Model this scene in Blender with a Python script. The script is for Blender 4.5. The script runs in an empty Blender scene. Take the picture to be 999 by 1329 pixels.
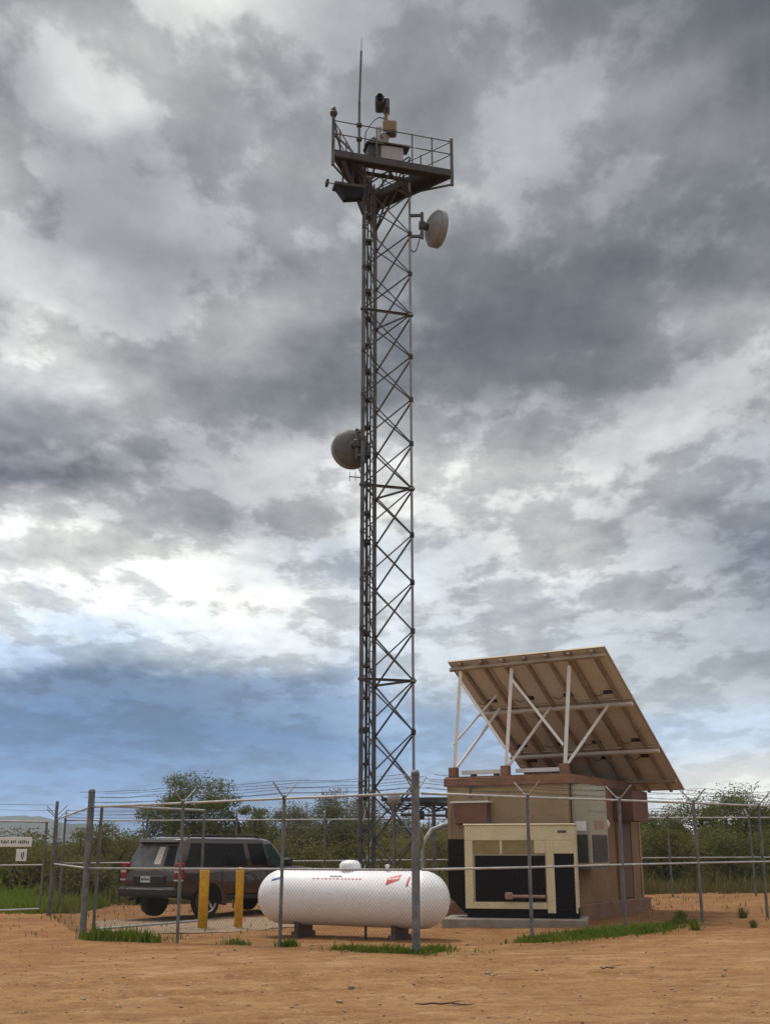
import bpy, math, random
import numpy as np
from mathutils import Vector, Matrix

SC = bpy.context.scene
COL = SC.collection
R = math.radians
rnd = random.Random(7)
PI = math.pi

# ------------------------------------------------------------------ materials
def nodes_of(m):
    m.use_nodes = True
    nt = m.node_tree
    return nt, nt.nodes, nt.links

def mat(name, col, rough=0.6, metal=0.0, var=0.15, scale=3.0, bump=0.0, col2=None, bscale=None,
        coat=0.0, spec=0.5, trans=0.0, lo=0.35, hi=0.65):
    m = bpy.data.materials.new(name)
    nt, N, L = nodes_of(m)
    b = N['Principled BSDF']
    b.inputs['Roughness'].default_value = rough
    b.inputs['Metallic'].default_value = metal
    b.inputs['Specular IOR Level'].default_value = spec
    b.inputs['Coat Weight'].default_value = coat
    tc = N.new('ShaderNodeTexCoord')
    nz = N.new('ShaderNodeTexNoise')
    nz.inputs['Scale'].default_value = scale
    nz.inputs['Detail'].default_value = 6
    nz.inputs['Roughness'].default_value = 0.65
    L.new(tc.outputs['Object'], nz.inputs['Vector'])
    rp = N.new('ShaderNodeValToRGB')
    e = rp.color_ramp.elements
    c2 = col2 or tuple(min(1, c * (1 + var)) for c in col)
    c1 = col if col2 else tuple(c * (1 - var) for c in col)
    e[0].position, e[1].position = lo, hi
    e[0].color = (*c1, 1); e[1].color = (*c2, 1)
    L.new(nz.outputs['Fac'], rp.inputs['Fac'])
    L.new(rp.outputs['Color'], b.inputs['Base Color'])
    if bump:
        n2 = N.new('ShaderNodeTexNoise')
        n2.inputs['Scale'].default_value = bscale or scale * 8
        n2.inputs['Detail'].default_value = 4
        L.new(tc.outputs['Object'], n2.inputs['Vector'])
        bp = N.new('ShaderNodeBump')
        bp.inputs['Strength'].default_value = bump
        bp.inputs['Distance'].default_value = 0.02
        L.new(n2.outputs['Fac'], bp.inputs['Height'])
        L.new(bp.outputs['Normal'], b.inputs['Normal'])
    if trans:
        t = N.new('ShaderNodeBsdfTranslucent')
        L.new(rp.outputs['Color'], t.inputs['Color'])
        mx = N.new('ShaderNodeMixShader')
        mx.inputs['Fac'].default_value = trans
        L.new(b.outputs['BSDF'], mx.inputs[1]); L.new(t.outputs['BSDF'], mx.inputs[2])
        L.new(mx.outputs['Shader'], N['Material Output'].inputs['Surface'])
    return m

M = {}
M['galv'] = mat('galvanised_steel', (0.30, 0.30, 0.29), 0.55, 0.35, 0.25, 6)
M['galv_dull'] = mat('weathered_galvanised_steel', (0.140, 0.145, 0.147), 0.6, 0.25, 0.35, 5)
M['rail'] = mat('fence_rail_steel', (0.40, 0.395, 0.385), 0.5, 0.3, 0.2, 5)
M['wire'] = mat('fence_wire_steel', (0.055, 0.056, 0.058), 0.7, 0.0, 0.2, 9, spec=0.2)
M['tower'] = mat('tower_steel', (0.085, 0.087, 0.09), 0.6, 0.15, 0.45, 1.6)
M['tower_lit'] = mat('tower_steel_lit', (0.22, 0.225, 0.23), 0.5, 0.3, 0.2, 2.5)  # paler copy of the tower steel: light on the right leg put into colour
M['black_cable'] = mat('black_cable_jacket', (0.02, 0.02, 0.021), 0.6, 0, 0.2, 9)
M['deck'] = mat('platform_steel', (0.045, 0.042, 0.040), 0.7, 0.1, 0.35, 4)
M['radome'] = mat('radome_plastic', (0.20, 0.21, 0.215), 0.6, 0, 0.14, 3)
M['radome_dark'] = mat('dish_back_metal', (0.095, 0.097, 0.098), 0.6, 0.1, 0.25, 4)
M['tan_box'] = mat('tan_painted_box', (0.165, 0.12, 0.055), 0.5, 0, 0.15, 6)
M['dark_box'] = mat('dark_painted_box', (0.035, 0.033, 0.032), 0.5, 0, 0.25, 7)
M['grey_box'] = mat('grey_painted_box', (0.30, 0.305, 0.315), 0.5, 0, 0.12, 5)
M['tank'] = mat('tank_white_paint', (0.79, 0.79, 0.80), 0.35, 0, 0.035, 2.2, 0.04, bscale=6, coat=0.1)
M['tank_foot'] = mat('tank_foot_paint', (0.085, 0.06, 0.045), 0.6, 0, 0.25, 9)
M['red_mark'] = mat('red_print', (0.55, 0.035, 0.05), 0.5, 0, 0.15, 12)
M['blue_mark'] = mat('blue_print', (0.03, 0.06, 0.30), 0.5, 0, 0.15, 12)
M['dark_mark'] = mat('dark_print', (0.05, 0.07, 0.06), 0.5, 0, 0.15, 12)
M['white_mark'] = mat('white_print', (0.75, 0.73, 0.71), 0.5, 0, 0.05, 12)
M['sign'] = mat('sign_white_enamel', (0.72, 0.72, 0.66), 0.45, 0, 0.08, 6)
M['yellow'] = mat('yellow_bollard_paint', (0.50, 0.26, 0.015), 0.55, 0, 0.2, 7, 0.1, col2=(0.74, 0.42, 0.02))
M['stucco'] = mat('tan_stucco', (0.305, 0.222, 0.135), 0.9, 0, 0.12, 1.6, 0.5, bscale=90)
M['stucco_red'] = mat('stucco_reddish_tone', (0.235, 0.145, 0.074), 0.9, 0, 0.15, 1.6, 0.5, bscale=90)  # tan stucco in a redder, darker tone for the side wall
M['cornice'] = mat('red_brown_cornice_paint', (0.205, 0.103, 0.06), 0.75, 0, 0.2, 3, 0.2)
M['canopy'] = mat('oxide_red_canopy_paint', (0.15, 0.066, 0.042), 0.7, 0, 0.2, 3)
M['brown_door'] = mat('brown_door_paint', (0.105, 0.044, 0.028), 0.6, 0, 0.15, 3)
M['brown_hood'] = mat('brown_vent_paint', (0.16, 0.075, 0.048), 0.6, 0, 0.15, 3)
M['plinth'] = mat('stained_concrete_plinth', (0.19, 0.105, 0.066), 0.9, 0, 0.25, 2, 0.3)
M['ac'] = mat('beige_grey_cabinet', (0.36, 0.33, 0.26), 0.5, 0, 0.08, 2)
M['ac_grille'] = mat('dark_grille', (0.045, 0.048, 0.042), 0.6, 0.1, 0.2, 8)
M['ac_grille_b'] = mat('brown_grille', (0.07, 0.058, 0.05), 0.6, 0.1, 0.2, 8)
M['cream'] = mat('cream_enamel', (0.64, 0.56, 0.35), 0.45, 0, 0.08, 2)
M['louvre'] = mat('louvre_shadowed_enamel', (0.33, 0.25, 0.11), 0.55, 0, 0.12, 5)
M['black_panel'] = mat('black_steel_panel', (0.004, 0.004, 0.005), 0.6, 0, 0.25, 6, spec=0.2)
M['pipe_pink'] = mat('primer_pipe', (0.34, 0.20, 0.15), 0.6, 0, 0.15, 6)
M['concrete'] = mat('pad_concrete', (0.27, 0.235, 0.19), 0.9, 0, 0.15, 3, 0.3)
M['backsheet'] = mat('module_backsheet', (0.54, 0.51, 0.455), 0.7, 0, 0.07, 1.2)
M['module_rail'] = mat('brown_array_rail', (0.28, 0.22, 0.165), 0.6, 0.1, 0.2, 3)
M['module_frame'] = mat('module_frame_metal', (0.42, 0.36, 0.28), 0.45, 0.4, 0.1, 3)
M['cell'] = mat('solar_cell_glass', (0.01, 0.014, 0.04), 0.1, 0, 0.2, 3)
M['white_steel'] = mat('white_painted_strut', (0.68, 0.67, 0.64), 0.5, 0, 0.08, 5)
M['car'] = mat('dark_brown_car_paint', (0.042, 0.026, 0.020), 0.30, 0.3, 0.1, 1.5, coat=0.6)
M['car_trim'] = mat('black_car_trim', (0.012, 0.012, 0.012), 0.55, 0, 0.15, 5)
M['glass'] = mat('tinted_car_glass', (0.004, 0.004, 0.005), 0.12, 0, 0.1, 2, spec=0.12)
M['glass_green'] = mat('green_car_glass', (0.022, 0.05, 0.042), 0.12, 0, 0.1, 2, spec=0.2)
M['glass_rear'] = mat('dusty_rear_glass', (0.10, 0.10, 0.10), 0.35, 0, 0.45, 3)
M['tail_red'] = mat('red_lens', (0.26, 0.008, 0.012), 0.2, 0, 0.15, 9)
M['lens_white'] = mat('clear_lens', (0.55, 0.5, 0.46), 0.2, 0, 0.1, 9)
M['chrome'] = mat('alloy_rim', (0.55, 0.55, 0.53), 0.3, 0.8, 0.1, 5)
M['tyre'] = mat('tyre_rubber', (0.016, 0.015, 0.014), 0.85, 0, 0.3, 8)
M['plate'] = mat('plate_white', (0.55, 0.62, 0.62), 0.4, 0, 0.1, 9)
M['bark'] = mat('mesquite_bark', (0.060, 0.045, 0.032), 0.95, 0, 0.35, 8, 0.6)
M['leaf'] = mat('mesquite_leaf', (0.072, 0.095, 0.018), 0.7, 0, 0.2, 0.9, col2=(0.190, 0.195, 0.060), spec=0.12, trans=0.35, lo=0.3, hi=0.7)
M['leaf_dark'] = mat('brush_leaf', (0.088, 0.096, 0.020), 0.7, 0, 0.2, 0.35, col2=(0.230, 0.205, 0.070), spec=0.10, trans=0.35, lo=0.35, hi=0.65)
M['leaf_pale'] = mat('pale_shrub_leaf', (0.12, 0.125, 0.060), 0.7, 0, 0.2, 0.8, col2=(0.18, 0.175, 0.095), spec=0.12, trans=0.35)
M['grass'] = mat('green_grass', (0.085, 0.150, 0.016), 0.7, 0, 0.2, 2.2, col2=(0.190, 0.225, 0.045), spec=0.12, trans=0.4)
M['grass_field'] = mat('field_grass', (0.105, 0.20, 0.018), 0.7, 0, 0.2, 0.35, col2=(0.20, 0.20, 0.042), spec=0.12, trans=0.4)
M['grass_dry'] = mat('dry_grass', (0.185, 0.145, 0.055), 0.75, 0, 0.2, 0.5, col2=(0.135, 0.145, 0.040), spec=0.12, trans=0.3)
M['stone'] = mat('desert_stone', (0.16, 0.10, 0.06), 0.9, 0, 0.4, 30, 0.3, col2=(0.34, 0.235, 0.145))
M['twig'] = mat('dead_twig', (0.07, 0.045, 0.028), 0.9, 0, 0.3, 10)

# ------------------------------------------------------------------ mesh builder
class MB:
    def __init__(s):
        s.v = []; s.f = []; s.sm = []; s.mi = []
    def add(s, vs, fs, smooth=False, mi=0):
        o = len(s.v)
        s.v += [tuple(p) for p in vs]
        for f in fs:
            s.f.append(tuple(i + o for i in f)); s.sm.append(smooth); s.mi.append(mi)
        return s
    def box(s, lo, hi, mi=0, bev=0.0, mtx=None):
        x0, y0, z0 = lo; x1, y1, z1 = hi
        if bev:
            bv = min(bev, (x1-x0)/2.01, (y1-y0)/2.01, (z1-z0)/2.01)
            vs = []; idx = {}
            for ix, X in enumerate((x0, x1)):
                for iy, Y in enumerate((y0, y1)):
                    for iz, Z in enumerate((z0, z1)):
                        sx, sy, sz = (1 if ix == 0 else -1), (1 if iy == 0 else -1), (1 if iz == 0 else -1)
                        idx[ix, iy, iz] = len(vs)
                        vs += [(X, Y+sy*bv, Z+sz*bv), (X+sx*bv, Y, Z+sz*bv), (X+sx*bv, Y+sy*bv, Z)]
            I = lambda a, b, c, k: idx[a, b, c] + k
            fs = []
            for a in (0, 1):
                q = [I(a,0,0,0), I(a,1,0,0), I(a,1,1,0), I(a,0,1,0)]; fs.append(q if a else q[::-1])
                q = [I(0,a,0,1), I(1,a,0,1), I(1,a,1,1), I(0,a,1,1)]; fs.append(q[::-1] if a else q)
                q = [I(0,0,a,2), I(1,0,a,2), I(1,1,a,2), I(0,1,a,2)]; fs.append(q if a else q[::-1])
            for a in (0, 1):
                for b in (0, 1):
                    fs.append([I(a,b,0,0), I(a,b,1,0), I(a,b,1,1), I(a,b,0,1)])
                    fs.append([I(a,0,b,0), I(a,1,b,0), I(a,1,b,2), I(a,0,b,2)])
                    fs.append([I(0,a,b,1), I(1,a,b,1), I(1,a,b,2), I(0,a,b,2)])
                    for c in (0, 1):
                        fs.append([I(a,b,c,0), I(a,b,c,1), I(a,b,c,2)])
        else:
            vs = [(x0,y0,z0),(x1,y0,z0),(x1,y1,z0),(x0,y1,z0),(x0,y0,z1),(x1,y0,z1),(x1,y1,z1),(x0,y1,z1)]
            fs = [(3,2,1,0),(4,5,6,7),(0,1,5,4),(1,2,6,5),(2,3,7,6),(3,0,4,7)]
        if mtx is not None:
            vs = [mtx @ Vector(p) for p in vs]
        return s.add(vs, fs, False, mi)
    def frame_of(s, p, q, up=(0, 0, 1)):
        p, q = Vector(p), Vector(q)
        d = (q - p); L = d.length; d.normalize()
        u = Vector(up)
        if abs(d.dot(u.normalized())) > 0.98: u = Vector((1, 0, 0))
        a = d.cross(u).normalized(); b = a.cross(d).normalized()
        return p, q, d, a, b, L
    def beam(s, p, q, w, h, up=(0, 0, 1), mi=0):
        p, q, d, a, b, L = s.frame_of(p, q, up)
        vs = []
        for e in (p, q):
            for sx, sy in ((-1,-1),(1,-1),(1,1),(-1,1)):
                vs.append(e + a*sx*w/2 + b*sy*h/2)
        return s.add(vs, [(3,2,1,0),(4,5,6,7),(0,1,5,4),(1,2,6,5),(2,3,7,6),(3,0,4,7)], False, mi)
    def angle(s, p, q, w, t=0.008, up=(0, 0, 1), mi=0):      # L section
        p, q, d, a, b, L = s.frame_of(p, q, up)
        pr = [(0,0),(w,0),(w,t),(t,t),(t,w),(0,w)]
        vs = [e + a*(x-w/2) + b*(y-w/2) for e in (p, q) for x, y in pr]
        fs = [(i, (i+1) % 6, 6+(i+1) % 6, 6+i) for i in range(6)] + [(5,4,3,0),(3,2,1,0),(6,9,10,11),(6,7,8,9)]
        return s.add(vs, fs, False, mi)
    def tube(s, p, q, r, n=8, r2=None, mi=0, caps=True):
        p, q, d, a, b, L = s.frame_of(p, q)
        r2 = r if r2 is None else r2
        vs = []
        for e, rr in ((p, r), (q, r2)):
            for k in range(n):
                t = 2*PI*k/n
                vs.append(e + a*rr*math.cos(t) + b*rr*math.sin(t))
        s.add(vs, [(k, (k+1) % n, n+(k+1) % n, n+k) for k in range(n)], n > 4, mi)
        if caps:
            s.add(vs, [tuple(range(n-1, -1, -1)), tuple(range(n, 2*n))], False, mi)
        return s
    def path(s, pts, r, n=6, mi=0):
        pts = [Vector(p) for p in pts]
        rings = []
        up = Vector((0, 0, 1))
        for i, p in enumerate(pts):
            d = (pts[min(i+1, len(pts)-1)] - pts[max(i-1, 0)]).normalized()
            u = up if abs(d.z) < 0.95 else Vector((0, 1, 0))
            a = d.cross(u).normalized(); b = a.cross(d)
            rr = r[i] if isinstance(r, (list, tuple)) else r
            rings.append([p + a*rr*math.cos(2*PI*k/n) + b*rr*math.sin(2*PI*k/n) for k in range(n)])
        vs = [v for g in rings for v in g]
        fs = [(i*n+k, i*n+(k+1) % n, (i+1)*n+(k+1) % n, (i+1)*n+k) for i in range(len(pts)-1) for k in range(n)]
        fs += [tuple(range(n-1, -1, -1)), tuple(range((len(pts)-1)*n, len(pts)*n))]
        return s.add(vs, fs, n > 4, mi)
    def lathe(s, prof, n=24, mtx=None, mi=0, smooth=True):   # prof: (radius, height) about local z
        vs = []; fs = []
        for r, z in prof:
            for k in range(n):
                t = 2*PI*k/n
                vs.append(Vector((r*math.cos(t), r*math.sin(t), z)))
        for i in range(len(prof)-1):
            for k in range(n):
                fs.append((i*n+k, i*n+(k+1) % n, (i+1)*n+(k+1) % n, (i+1)*n+k))
        if prof[0][0] > 1e-6: fs.append(tuple(range(n-1, -1, -1)))
        if prof[-1][0] > 1e-6: fs.append(tuple(range((len(prof)-1)*n, len(prof)*n)))
        if mtx is not None: vs = [mtx @ v for v in vs]
        return s.add(vs, fs, smooth, mi)
    def quad(s, a, b, c, d, mi=0):
        return s.add([a, b, c, d], [(0, 1, 2, 3)], False, mi)
    def build(s, name, mats, parent=None, label=None):
        me = bpy.data.meshes.new(name)
        me.from_pydata([tuple(v) for v in s.v], [], s.f)
        me.polygons.foreach_set('use_smooth', s.sm)
        mats = mats if isinstance(mats, (list, tuple)) else [mats]
        for m in mats: me.materials.append(M[m] if isinstance(m, str) else m)
        if len(mats) > 1: me.polygons.foreach_set('material_index', s.mi)
        me.validate(); me.update()
        o = bpy.data.objects.new(name, me)
        COL.objects.link(o)
        if parent is not None: o.parent = parent
        if label: o['label'] = label
        return o

def axis_mtx(origin, direction, up=(0, 0, 1)):      # local z along direction
    d = Vector(direction).normalized()
    q = d.to_track_quat('Z', 'Y')
    return Matrix.Translation(Vector(origin)) @ q.to_matrix().to_4x4()

def tag(o, label, cat, group=None, kind=None):
    o['label'] = label; o['category'] = cat
    if group: o['group'] = group
    if kind: o['kind'] = kind
    return o

def thing(name, label, cat, loc=(0, 0, 0), rotz=0.0, group=None):
    o = bpy.data.objects.new(name, None)
    o.empty_display_size = 0.3
    COL.objects.link(o)
    o.location = loc; o.rotation_euler = (0, 0, rotz)
    return tag(o, label, cat, group)

def np_mesh(name, V, F, m, parent=None, smooth=False):
    """V (n,3), F (m,k) with k = 3 or 4"""
    me = bpy.data.meshes.new(name)
    V = np.ascontiguousarray(V, dtype=np.float32); F = np.ascontiguousarray(F, dtype=np.int32)
    k = F.shape[1]
    me.vertices.add(len(V)); me.vertices.foreach_set('co', V.ravel())
    me.loops.add(F.size); me.loops.foreach_set('vertex_index', F.ravel())
    me.polygons.add(len(F))
    me.polygons.foreach_set('loop_start', np.arange(0, F.size, k, dtype=np.int32))
    me.polygons.foreach_set('loop_total', np.full(len(F), k, dtype=np.int32))
    me.polygons.foreach_set('use_smooth', np.full(len(F), smooth))
    me.materials.append(M[m] if isinstance(m, str) else m)
    me.update(calc_edges=True)
    o = bpy.data.objects.new(name, me)
    COL.objects.link(o)
    if parent is not None: o.parent = parent
    return o

# ------------------------------------------------------------------ camera
CAMZ = 1.56
PITCH = math.atan(437.5 / 1450)
cam = bpy.data.cameras.new('camera')
cam.sensor_fit = 'VERTICAL'; cam.sensor_height = 36.0
cam.lens = 36.0 * 1450 / 1329
cam.clip_start = 0.1; cam.clip_end = 20000
camo = bpy.data.objects.new('camera', cam)
COL.objects.link(camo)
camo.location = (0, 0, CAMZ); camo.rotation_euler = (PI/2 + PITCH, 0, 0)
SC.camera = camo

# ------------------------------------------------------------------ ground height
def gh(x, y):
    x = np.asarray(x, dtype=float); y = np.asarray(y, dtype=float)
    t = 0.02 * 16 * np.tanh(x / 16)
    far = np.clip((y - 60) / 300, 0, 1)
    return t * (1 - far) + 0.012*np.sin(x*0.7 + y*0.31) * np.sin(y*0.53 - x*0.2)
def g(x, y): return float(gh(x, y))
# ------------------------------------------------------------------ ground
def build_ground():
    xs = np.concatenate([[-6000, -3000, -1500, -700, -350, -180, -100, -70, -50, -38, -30, -24, -20, -17], np.arange(-15, 15.01, 0.12),
                         [17, 20, 24, 30, 38, 50, 70, 100, 180, 350, 700, 1500, 3000, 6000]])
    ys = np.concatenate([[-3000, -800, -200, -60, -20, -5, 3, 7, 9], np.arange(10, 30, 0.12), np.arange(30, 60, 0.6),
                         [62, 66, 72, 80, 95, 120, 160, 220, 320, 500, 900, 1800, 3500, 6000, 9000]])
    X, Y = np.meshgrid(xs, ys)
    Z = gh(X, Y)
    rg = np.random.default_rng(3)
    near = (np.abs(X) < 15) & (Y > 9) & (Y < 40)
    # low mounds and shallow wheel ruts that run across the clearing
    bump = 0.006*np.sin(3.1*X + 0.7*Y + 2*np.sin(0.9*Y)) * np.sin(2.3*Y - 0.4*X) + 0.005*np.sin(7.3*X + 1.9*np.sin(3.7*Y)) * np.sin(6.1*Y + np.sin(2.2*X))
    c1 = 14.3 + 0.16*X + 0.25*np.sin(0.35*X); c2 = c1 + 1.65
    rut = sum(-0.045*np.exp(-((Y - c)/0.16)**2) + 0.034*np.exp(-((np.abs(Y - c) - 0.32)/0.14)**2) for c in (c1, c2))
    rut *= np.clip((8 - np.abs(X + 2)) / 4, 0, 1)
    Z = Z + np.where(near, bump + rut + rg.normal(0, 0.0035, X.shape), 0)
    nx, ny = len(xs), len(ys)
    V = np.stack([X.ravel(), Y.ravel(), Z.ravel()], 1)
    i = np.arange(ny-1)[:, None]*nx + np.arange(nx-1)[None, :]
    F = np.stack([i, i+1, i+1+nx, i+nx], -1).reshape(-1, 4)
    m = bpy.data.materials.new('desert_dirt')
    nt, N, L = nodes_of(m)
    b = N['Principled BSDF']; b.inputs['Roughness'].default_value = 0.95; b.inputs['Specular IOR Level'].default_value = 0.15
    tc = N.new('ShaderNodeTexCoord')
    def noise(scale, detail=6, rough=0.6, sx=1.0, sy=1.0):
        mp = N.new('ShaderNodeMapping'); mp.inputs['Scale'].default_value = (sx, sy, 1)
        L.new(tc.outputs['Object'], mp.inputs['Vector'])
        n = N.new('ShaderNodeTexNoise'); n.inputs['Scale'].default_value = scale
        n.inputs['Detail'].default_value = detail; n.inputs['Roughness'].default_value = rough
        L.new(mp.outputs['Vector'], n.inputs['Vector'])
        return n.outputs['Fac']
    def ramp(f, p0, p1, c0, c1):
        r = N.new('ShaderNodeValToRGB'); e = r.color_ramp.elements
        e[0].position, e[1].position = p0, p1; e[0].color = (*c0, 1); e[1].color = (*c1, 1)
        L.new(f, r.inputs['Fac']); return r.outputs['Color']
    def mix(f, a, c, typ='MIX'):
        x = N.new('ShaderNodeMix'); x.data_type = 'RGBA'; x.blend_type = typ
        if isinstance(f, float): x.inputs[0].default_value = f
        else: L.new(f, x.inputs[0])
        for k, v in ((6, a), (7, c)):
            if isinstance(v, tuple): x.inputs[k].default_value = (*v, 1)
            else: L.new(v, x.inputs[k])
        return x.outputs[2]
    W1 = (1, 1, 1)
    col = ramp(noise(0.45, 5, 0.6, 1, 1.6), 0.35, 0.66, (0.275, 0.136, 0.053), (0.385, 0.222, 0.096))
    col = mix(ramp(noise(2.2, 8, 0.74, 0.7, 1.3), 0.46, 0.66, (0, 0, 0), (0.8,)*3), col, (0.225, 0.104, 0.042))
    col = mix(ramp(noise(1.3, 9, 0.76, 0.65, 1.4), 0.50, 0.68, (0, 0, 0), (0.7,)*3), col, (0.50, 0.325, 0.165))
    col = mix(ramp(noise(5, 9, 0.82, 0.75, 1.3), 0.50, 0.66, (0, 0, 0), (0.75,)*3), col, (0.155, 0.074, 0.032))
    col = mix(ramp(noise(17, 6, 0.75, 0.8, 1.3), 0.56, 0.66, (0, 0, 0), (0.9,)*3), col, (0.13, 0.075, 0.04))
    col = mix(ramp(noise(23, 5, 0.7, 1, 1), 0.58, 0.68, (0, 0, 0), (0.75,)*3), col, (0.52, 0.38, 0.23))
    sp0 = N.new('ShaderNodeSeparateXYZ'); L.new(tc.outputs['Object'], sp0.inputs[0])
    yw = N.new('ShaderNodeMath'); yw.operation = 'MULTIPLY_ADD'; L.new(noise(0.5), yw.inputs[0]); yw.inputs[1].default_value = 6.0; L.new(sp0.outputs['Y'], yw.inputs[2])
    mr0 = N.new('ShaderNodeMapRange'); mr0.inputs[1].default_value = 20.5; mr0.inputs[2].default_value = 24.5; mr0.inputs[4].default_value = 0.8
    L.new(yw.outputs[0], mr0.inputs[0])
    # redder packed earth of the compound floor
    col = mix(mr0.outputs[0], col, mix(1.0, col, (0.86, 0.76, 0.68), 'MULTIPLY'))
    # scrubland soil beyond the compound
    sp = N.new('ShaderNodeSeparateXYZ'); L.new(tc.outputs['Object'], sp.inputs[0])
    mr = N.new('ShaderNodeMapRange'); mr.inputs[1].default_value = 38; mr.inputs[2].default_value = 50
    L.new(sp.outputs['Y'], mr.inputs[0])
    col = mix(mr.outputs[0], col, ramp(noise(0.3), 0.4, 0.6, (0.16, 0.11, 0.05), (0.10, 0.09, 0.03)))
    L.new(col, b.inputs['Base Color'])
    bp = N.new('ShaderNodeBump'); bp.inputs['Strength'].default_value = 0.9; bp.inputs['Distance'].default_value = 0.035
    ad = N.new('ShaderNodeMath'); ad.operation = 'ADD'
    L.new(noise(9, 8, 0.75), ad.inputs[0]); L.new(noise(40, 4, 0.7), ad.inputs[1])
    L.new(ad.outputs[0], bp.inputs['Height']); L.new(bp.outputs['Normal'], b.inputs['Normal'])
    o = np_mesh('ground', V, F, m, smooth=True); o['kind'] = 'structure'; o['label'] = 'bare tan desert dirt of the clearing and compound'
build_ground()

def sheet(name, pts, mname, dz=0.02, label=None):
    """a thin earth-hugging sheet with a ragged outline"""
    pts = [Vector((x, y, 0)) for x, y in pts]
    out = []
    n = len(pts)
    for i in range(n):
        a, b_ = pts[i], pts[(i+1) % n]
        for k in range(10):
            p = a.lerp(b_, k/10)
            out.append(p + Vector((rnd.uniform(-.12, .12), rnd.uniform(-.12, .12), 0)))
    me = bpy.data.meshes.new(name)
    import bmesh
    bm = bmesh.new()
    vs = [bm.verts.new((p.x, p.y, 0)) for p in out]
    f = bm.faces.new(vs)
    bmesh.ops.triangulate(bm, faces=[f])
    for _ in range(3):
        bmesh.ops.subdivide_edges(bm, edges=[e for e in bm.edges if e.calc_length() > 0.5], cuts=1, use_grid_fill=False)
        bmesh.ops.triangulate(bm, faces=bm.faces[:])
    for v in bm.verts: v.co.z = g(v.co.x, v.co.y) + dz
    bm.to_mesh(me); bm.free()
    me.materials.append(M[mname])
    o = bpy.data.objects.new(name, me); COL.objects.link(o)
    o['kind'] = 'structure'
    if label: o['label'] = label
    return o
M['gravel'] = mat('grey_gravel', (0.19, 0.125, 0.075), 0.95, 0, 0.3, 9, 0.8, bscale=60, col2=(0.29, 0.205, 0.13))
sheet('gravel_path', [(-5.9, 25.2), (-4.9, 24.5), (-3.2, 24.3), (-1.9, 25.4), (-1.6, 28.0), (-4.0, 30), (-7.0, 29.0)], 'gravel', 0.012,
      'pale gravel parking patch under the car')

# distant hills
def hills():
    V = []; F = []
    n = 160
    for i in range(n+1):
        a = -0.75 + 1.5*i/n
        d = 2600
        x, y = d*math.sin(a), d*math.cos(a)
        h = 30 + 9*math.sin(7*a+1.0) + 7*math.sin(17*a+.5) + 4*math.sin(41*a) + (42 if a < -.2 else 0)*min(1, (-.2-a)/.1 if a < -.2 else 0)
        h = min(max(h, 14), 84)
        for k, (dd, hh) in enumerate(((0.82, 0), (0.9, 0.45), (0.96, 0.85), (1, 1), (1.12, 0))):
            jit = 1 + 0.12*math.sin(60*a+3*k) + 0.06*math.sin(131*a+k)
            V.append((x*dd, y*dd, h*hh*jit - 2))
    for i in range(n):
        for k in range(4):
            a = i*5+k; F.append((a, a+5, a+6, a+1))
    o = np_mesh('hills', np.array(V), np.array(F), mat('hill_scrub', (0.045, 0.055, 0.03), 0.95, 0, 0.3, 0.004), smooth=True)
    o['kind'] = 'structure'; o['label'] = 'low scrub hills on the far horizon'
hills()

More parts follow.
